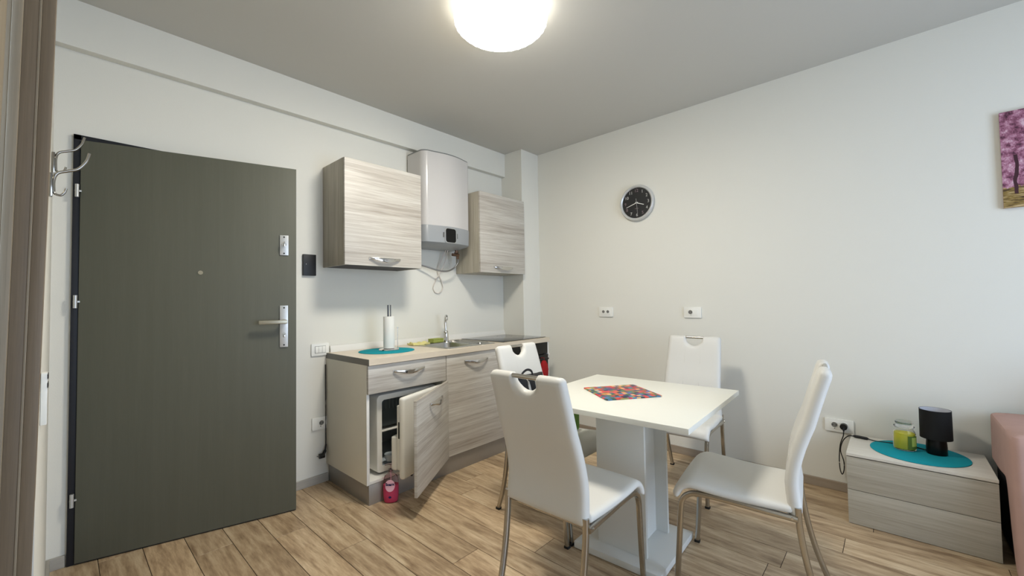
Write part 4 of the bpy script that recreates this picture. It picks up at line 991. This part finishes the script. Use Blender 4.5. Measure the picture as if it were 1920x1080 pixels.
# pink throw draped over the arm: front skirt (towards -x), left skirt (towards +y) and top
bm = new(); NX_, NZ_ = 26, 16
def side_y(x, z): return -3.262 + 0.010*sin(22*x+3*z) + 0.004*sin(47*x)
rows = []
path = []      # plan path of the draped skirt: along the left side from wall to corner then along front
for i in range(17): path.append((-0.06-0.46*i/16, -3.276, 'l'))
for i in range(1, 9): a = pi/2*i/8; path.append((-0.52-0.03*sin(a), -3.306+0.03*cos(a), 'c'))
for i in range(1, 20): path.append((-0.55, -3.306-0.30*i/19, 'f'))
G = []
for k, (x, y, t) in enumerate(path):
    col_ = []; s = k*0.03
    for j in range(NZ_+1):
        v = j/NZ_
        # hem height: high near the wall, sweeping to the floor at the corner
        hem = 0.375 if x > -0.40 else (0.375-0.37*min(1, (-0.40-x)/0.12)**0.8 if t == 'l' else 0.006)
        z = 0.600-(0.600-hem)*v
        amp = 0.004+0.020*v
        wv = amp*sin(s*7.5+1.2*v) + 0.4*amp*sin(s*17)
        if t == 'l': p = (x-0.0*v, y+0.35*min(0.0, wv)+0.002*v, z)
        elif t == 'c': p = (x-0.05*v*0.3+wv*0.4, y+wv*0.2, z)
        else: p = (x-0.02*v+wv, y, z)
        col_.append(bm.verts.new(p))
    G.append(col_)
for a, b in zip(G, G[1:]):
    for j in range(NZ_): bm.faces.new((a[j], b[j], b[j+1], a[j+1]))
# top surface : fan rows from skirt top to inside line
inner_ = [bm.verts.new((max(-0.52, min(-0.06, p[0]+0.02)), min(-3.30, p[1]-0.022), 0.611+0.004*sin(9*p[0]))) for p in path]
for i in range(len(path)-1): bm.faces.new((G[i][0], inner_[i], inner_[i+1], G[i+1][0]))
far_ = [bm.verts.new((max(-0.50, min(-0.06, p[0]+0.035)), -3.56, 0.611)) for p in path]
for i in range(len(path)-1):
    try: bm.faces.new((inner_[i], far_[i], far_[i+1], inner_[i+1]))
    except ValueError: pass
bmesh.ops.remove_doubles(bm, verts=bm.verts[:], dist=1e-5)
me = finish('throw_blanket', bm, PINK, 60); o = link('throw_blanket', me, None); tag(o, 'dusty pink throw draped over the sofa arm beside the nightstand', 'blanket')
md = o.modifiers.new('solid', 'SOLIDIFY'); md.thickness = 0.006; md.offset = 0
md = o.modifiers.new('sub', 'SUBSURF'); md.levels = 1; md.render_levels = 1

# ================================================================ CEILING LAMP
CLX, CLY = -1.820, -1.505
cl = thing('ceiling_lamp', 'round white scalloped ceiling lamp, switched on', 'lamp', (CLX, CLY, H))
wob = lambda a: 1+0.018*abs(sin(a*16))
part('lamp_mount', lathe([(0.20, -0.022), (0.20, -0.0005)], 40, c=(CLX, CLY, H)), WHITEP, cl)
part('lamp_pan', lathe([(0.17, -0.026), (0.17, -0.0225)], 40, c=(CLX, CLY, H)), WHITEP, cl)
part('diffuser_top', lathe([(0.2295, -0.0865), (0.232, -0.072), (0.232, -0.055), (0.228, -0.035), (0.215, -0.024)], 144, c=(CLX, CLY, H), wob=wob), LAMPT, cl, 50, label='dim upper edge of the diffuser')
part('diffuser_rim', lathe([(0.172, -0.1235), (0.212, -0.104), (0.229, -0.087)], 144, c=(CLX, CLY, H), wob=wob), LAMPR, cl, 50, label='dimmer outer rim of the diffuser')
part('diffuser', lathe([(0.02, -0.140), (0.10, -0.136), (0.172, -0.1236)], 144, c=(CLX, CLY, H), wob=wob), LAMPM, cl, 50)
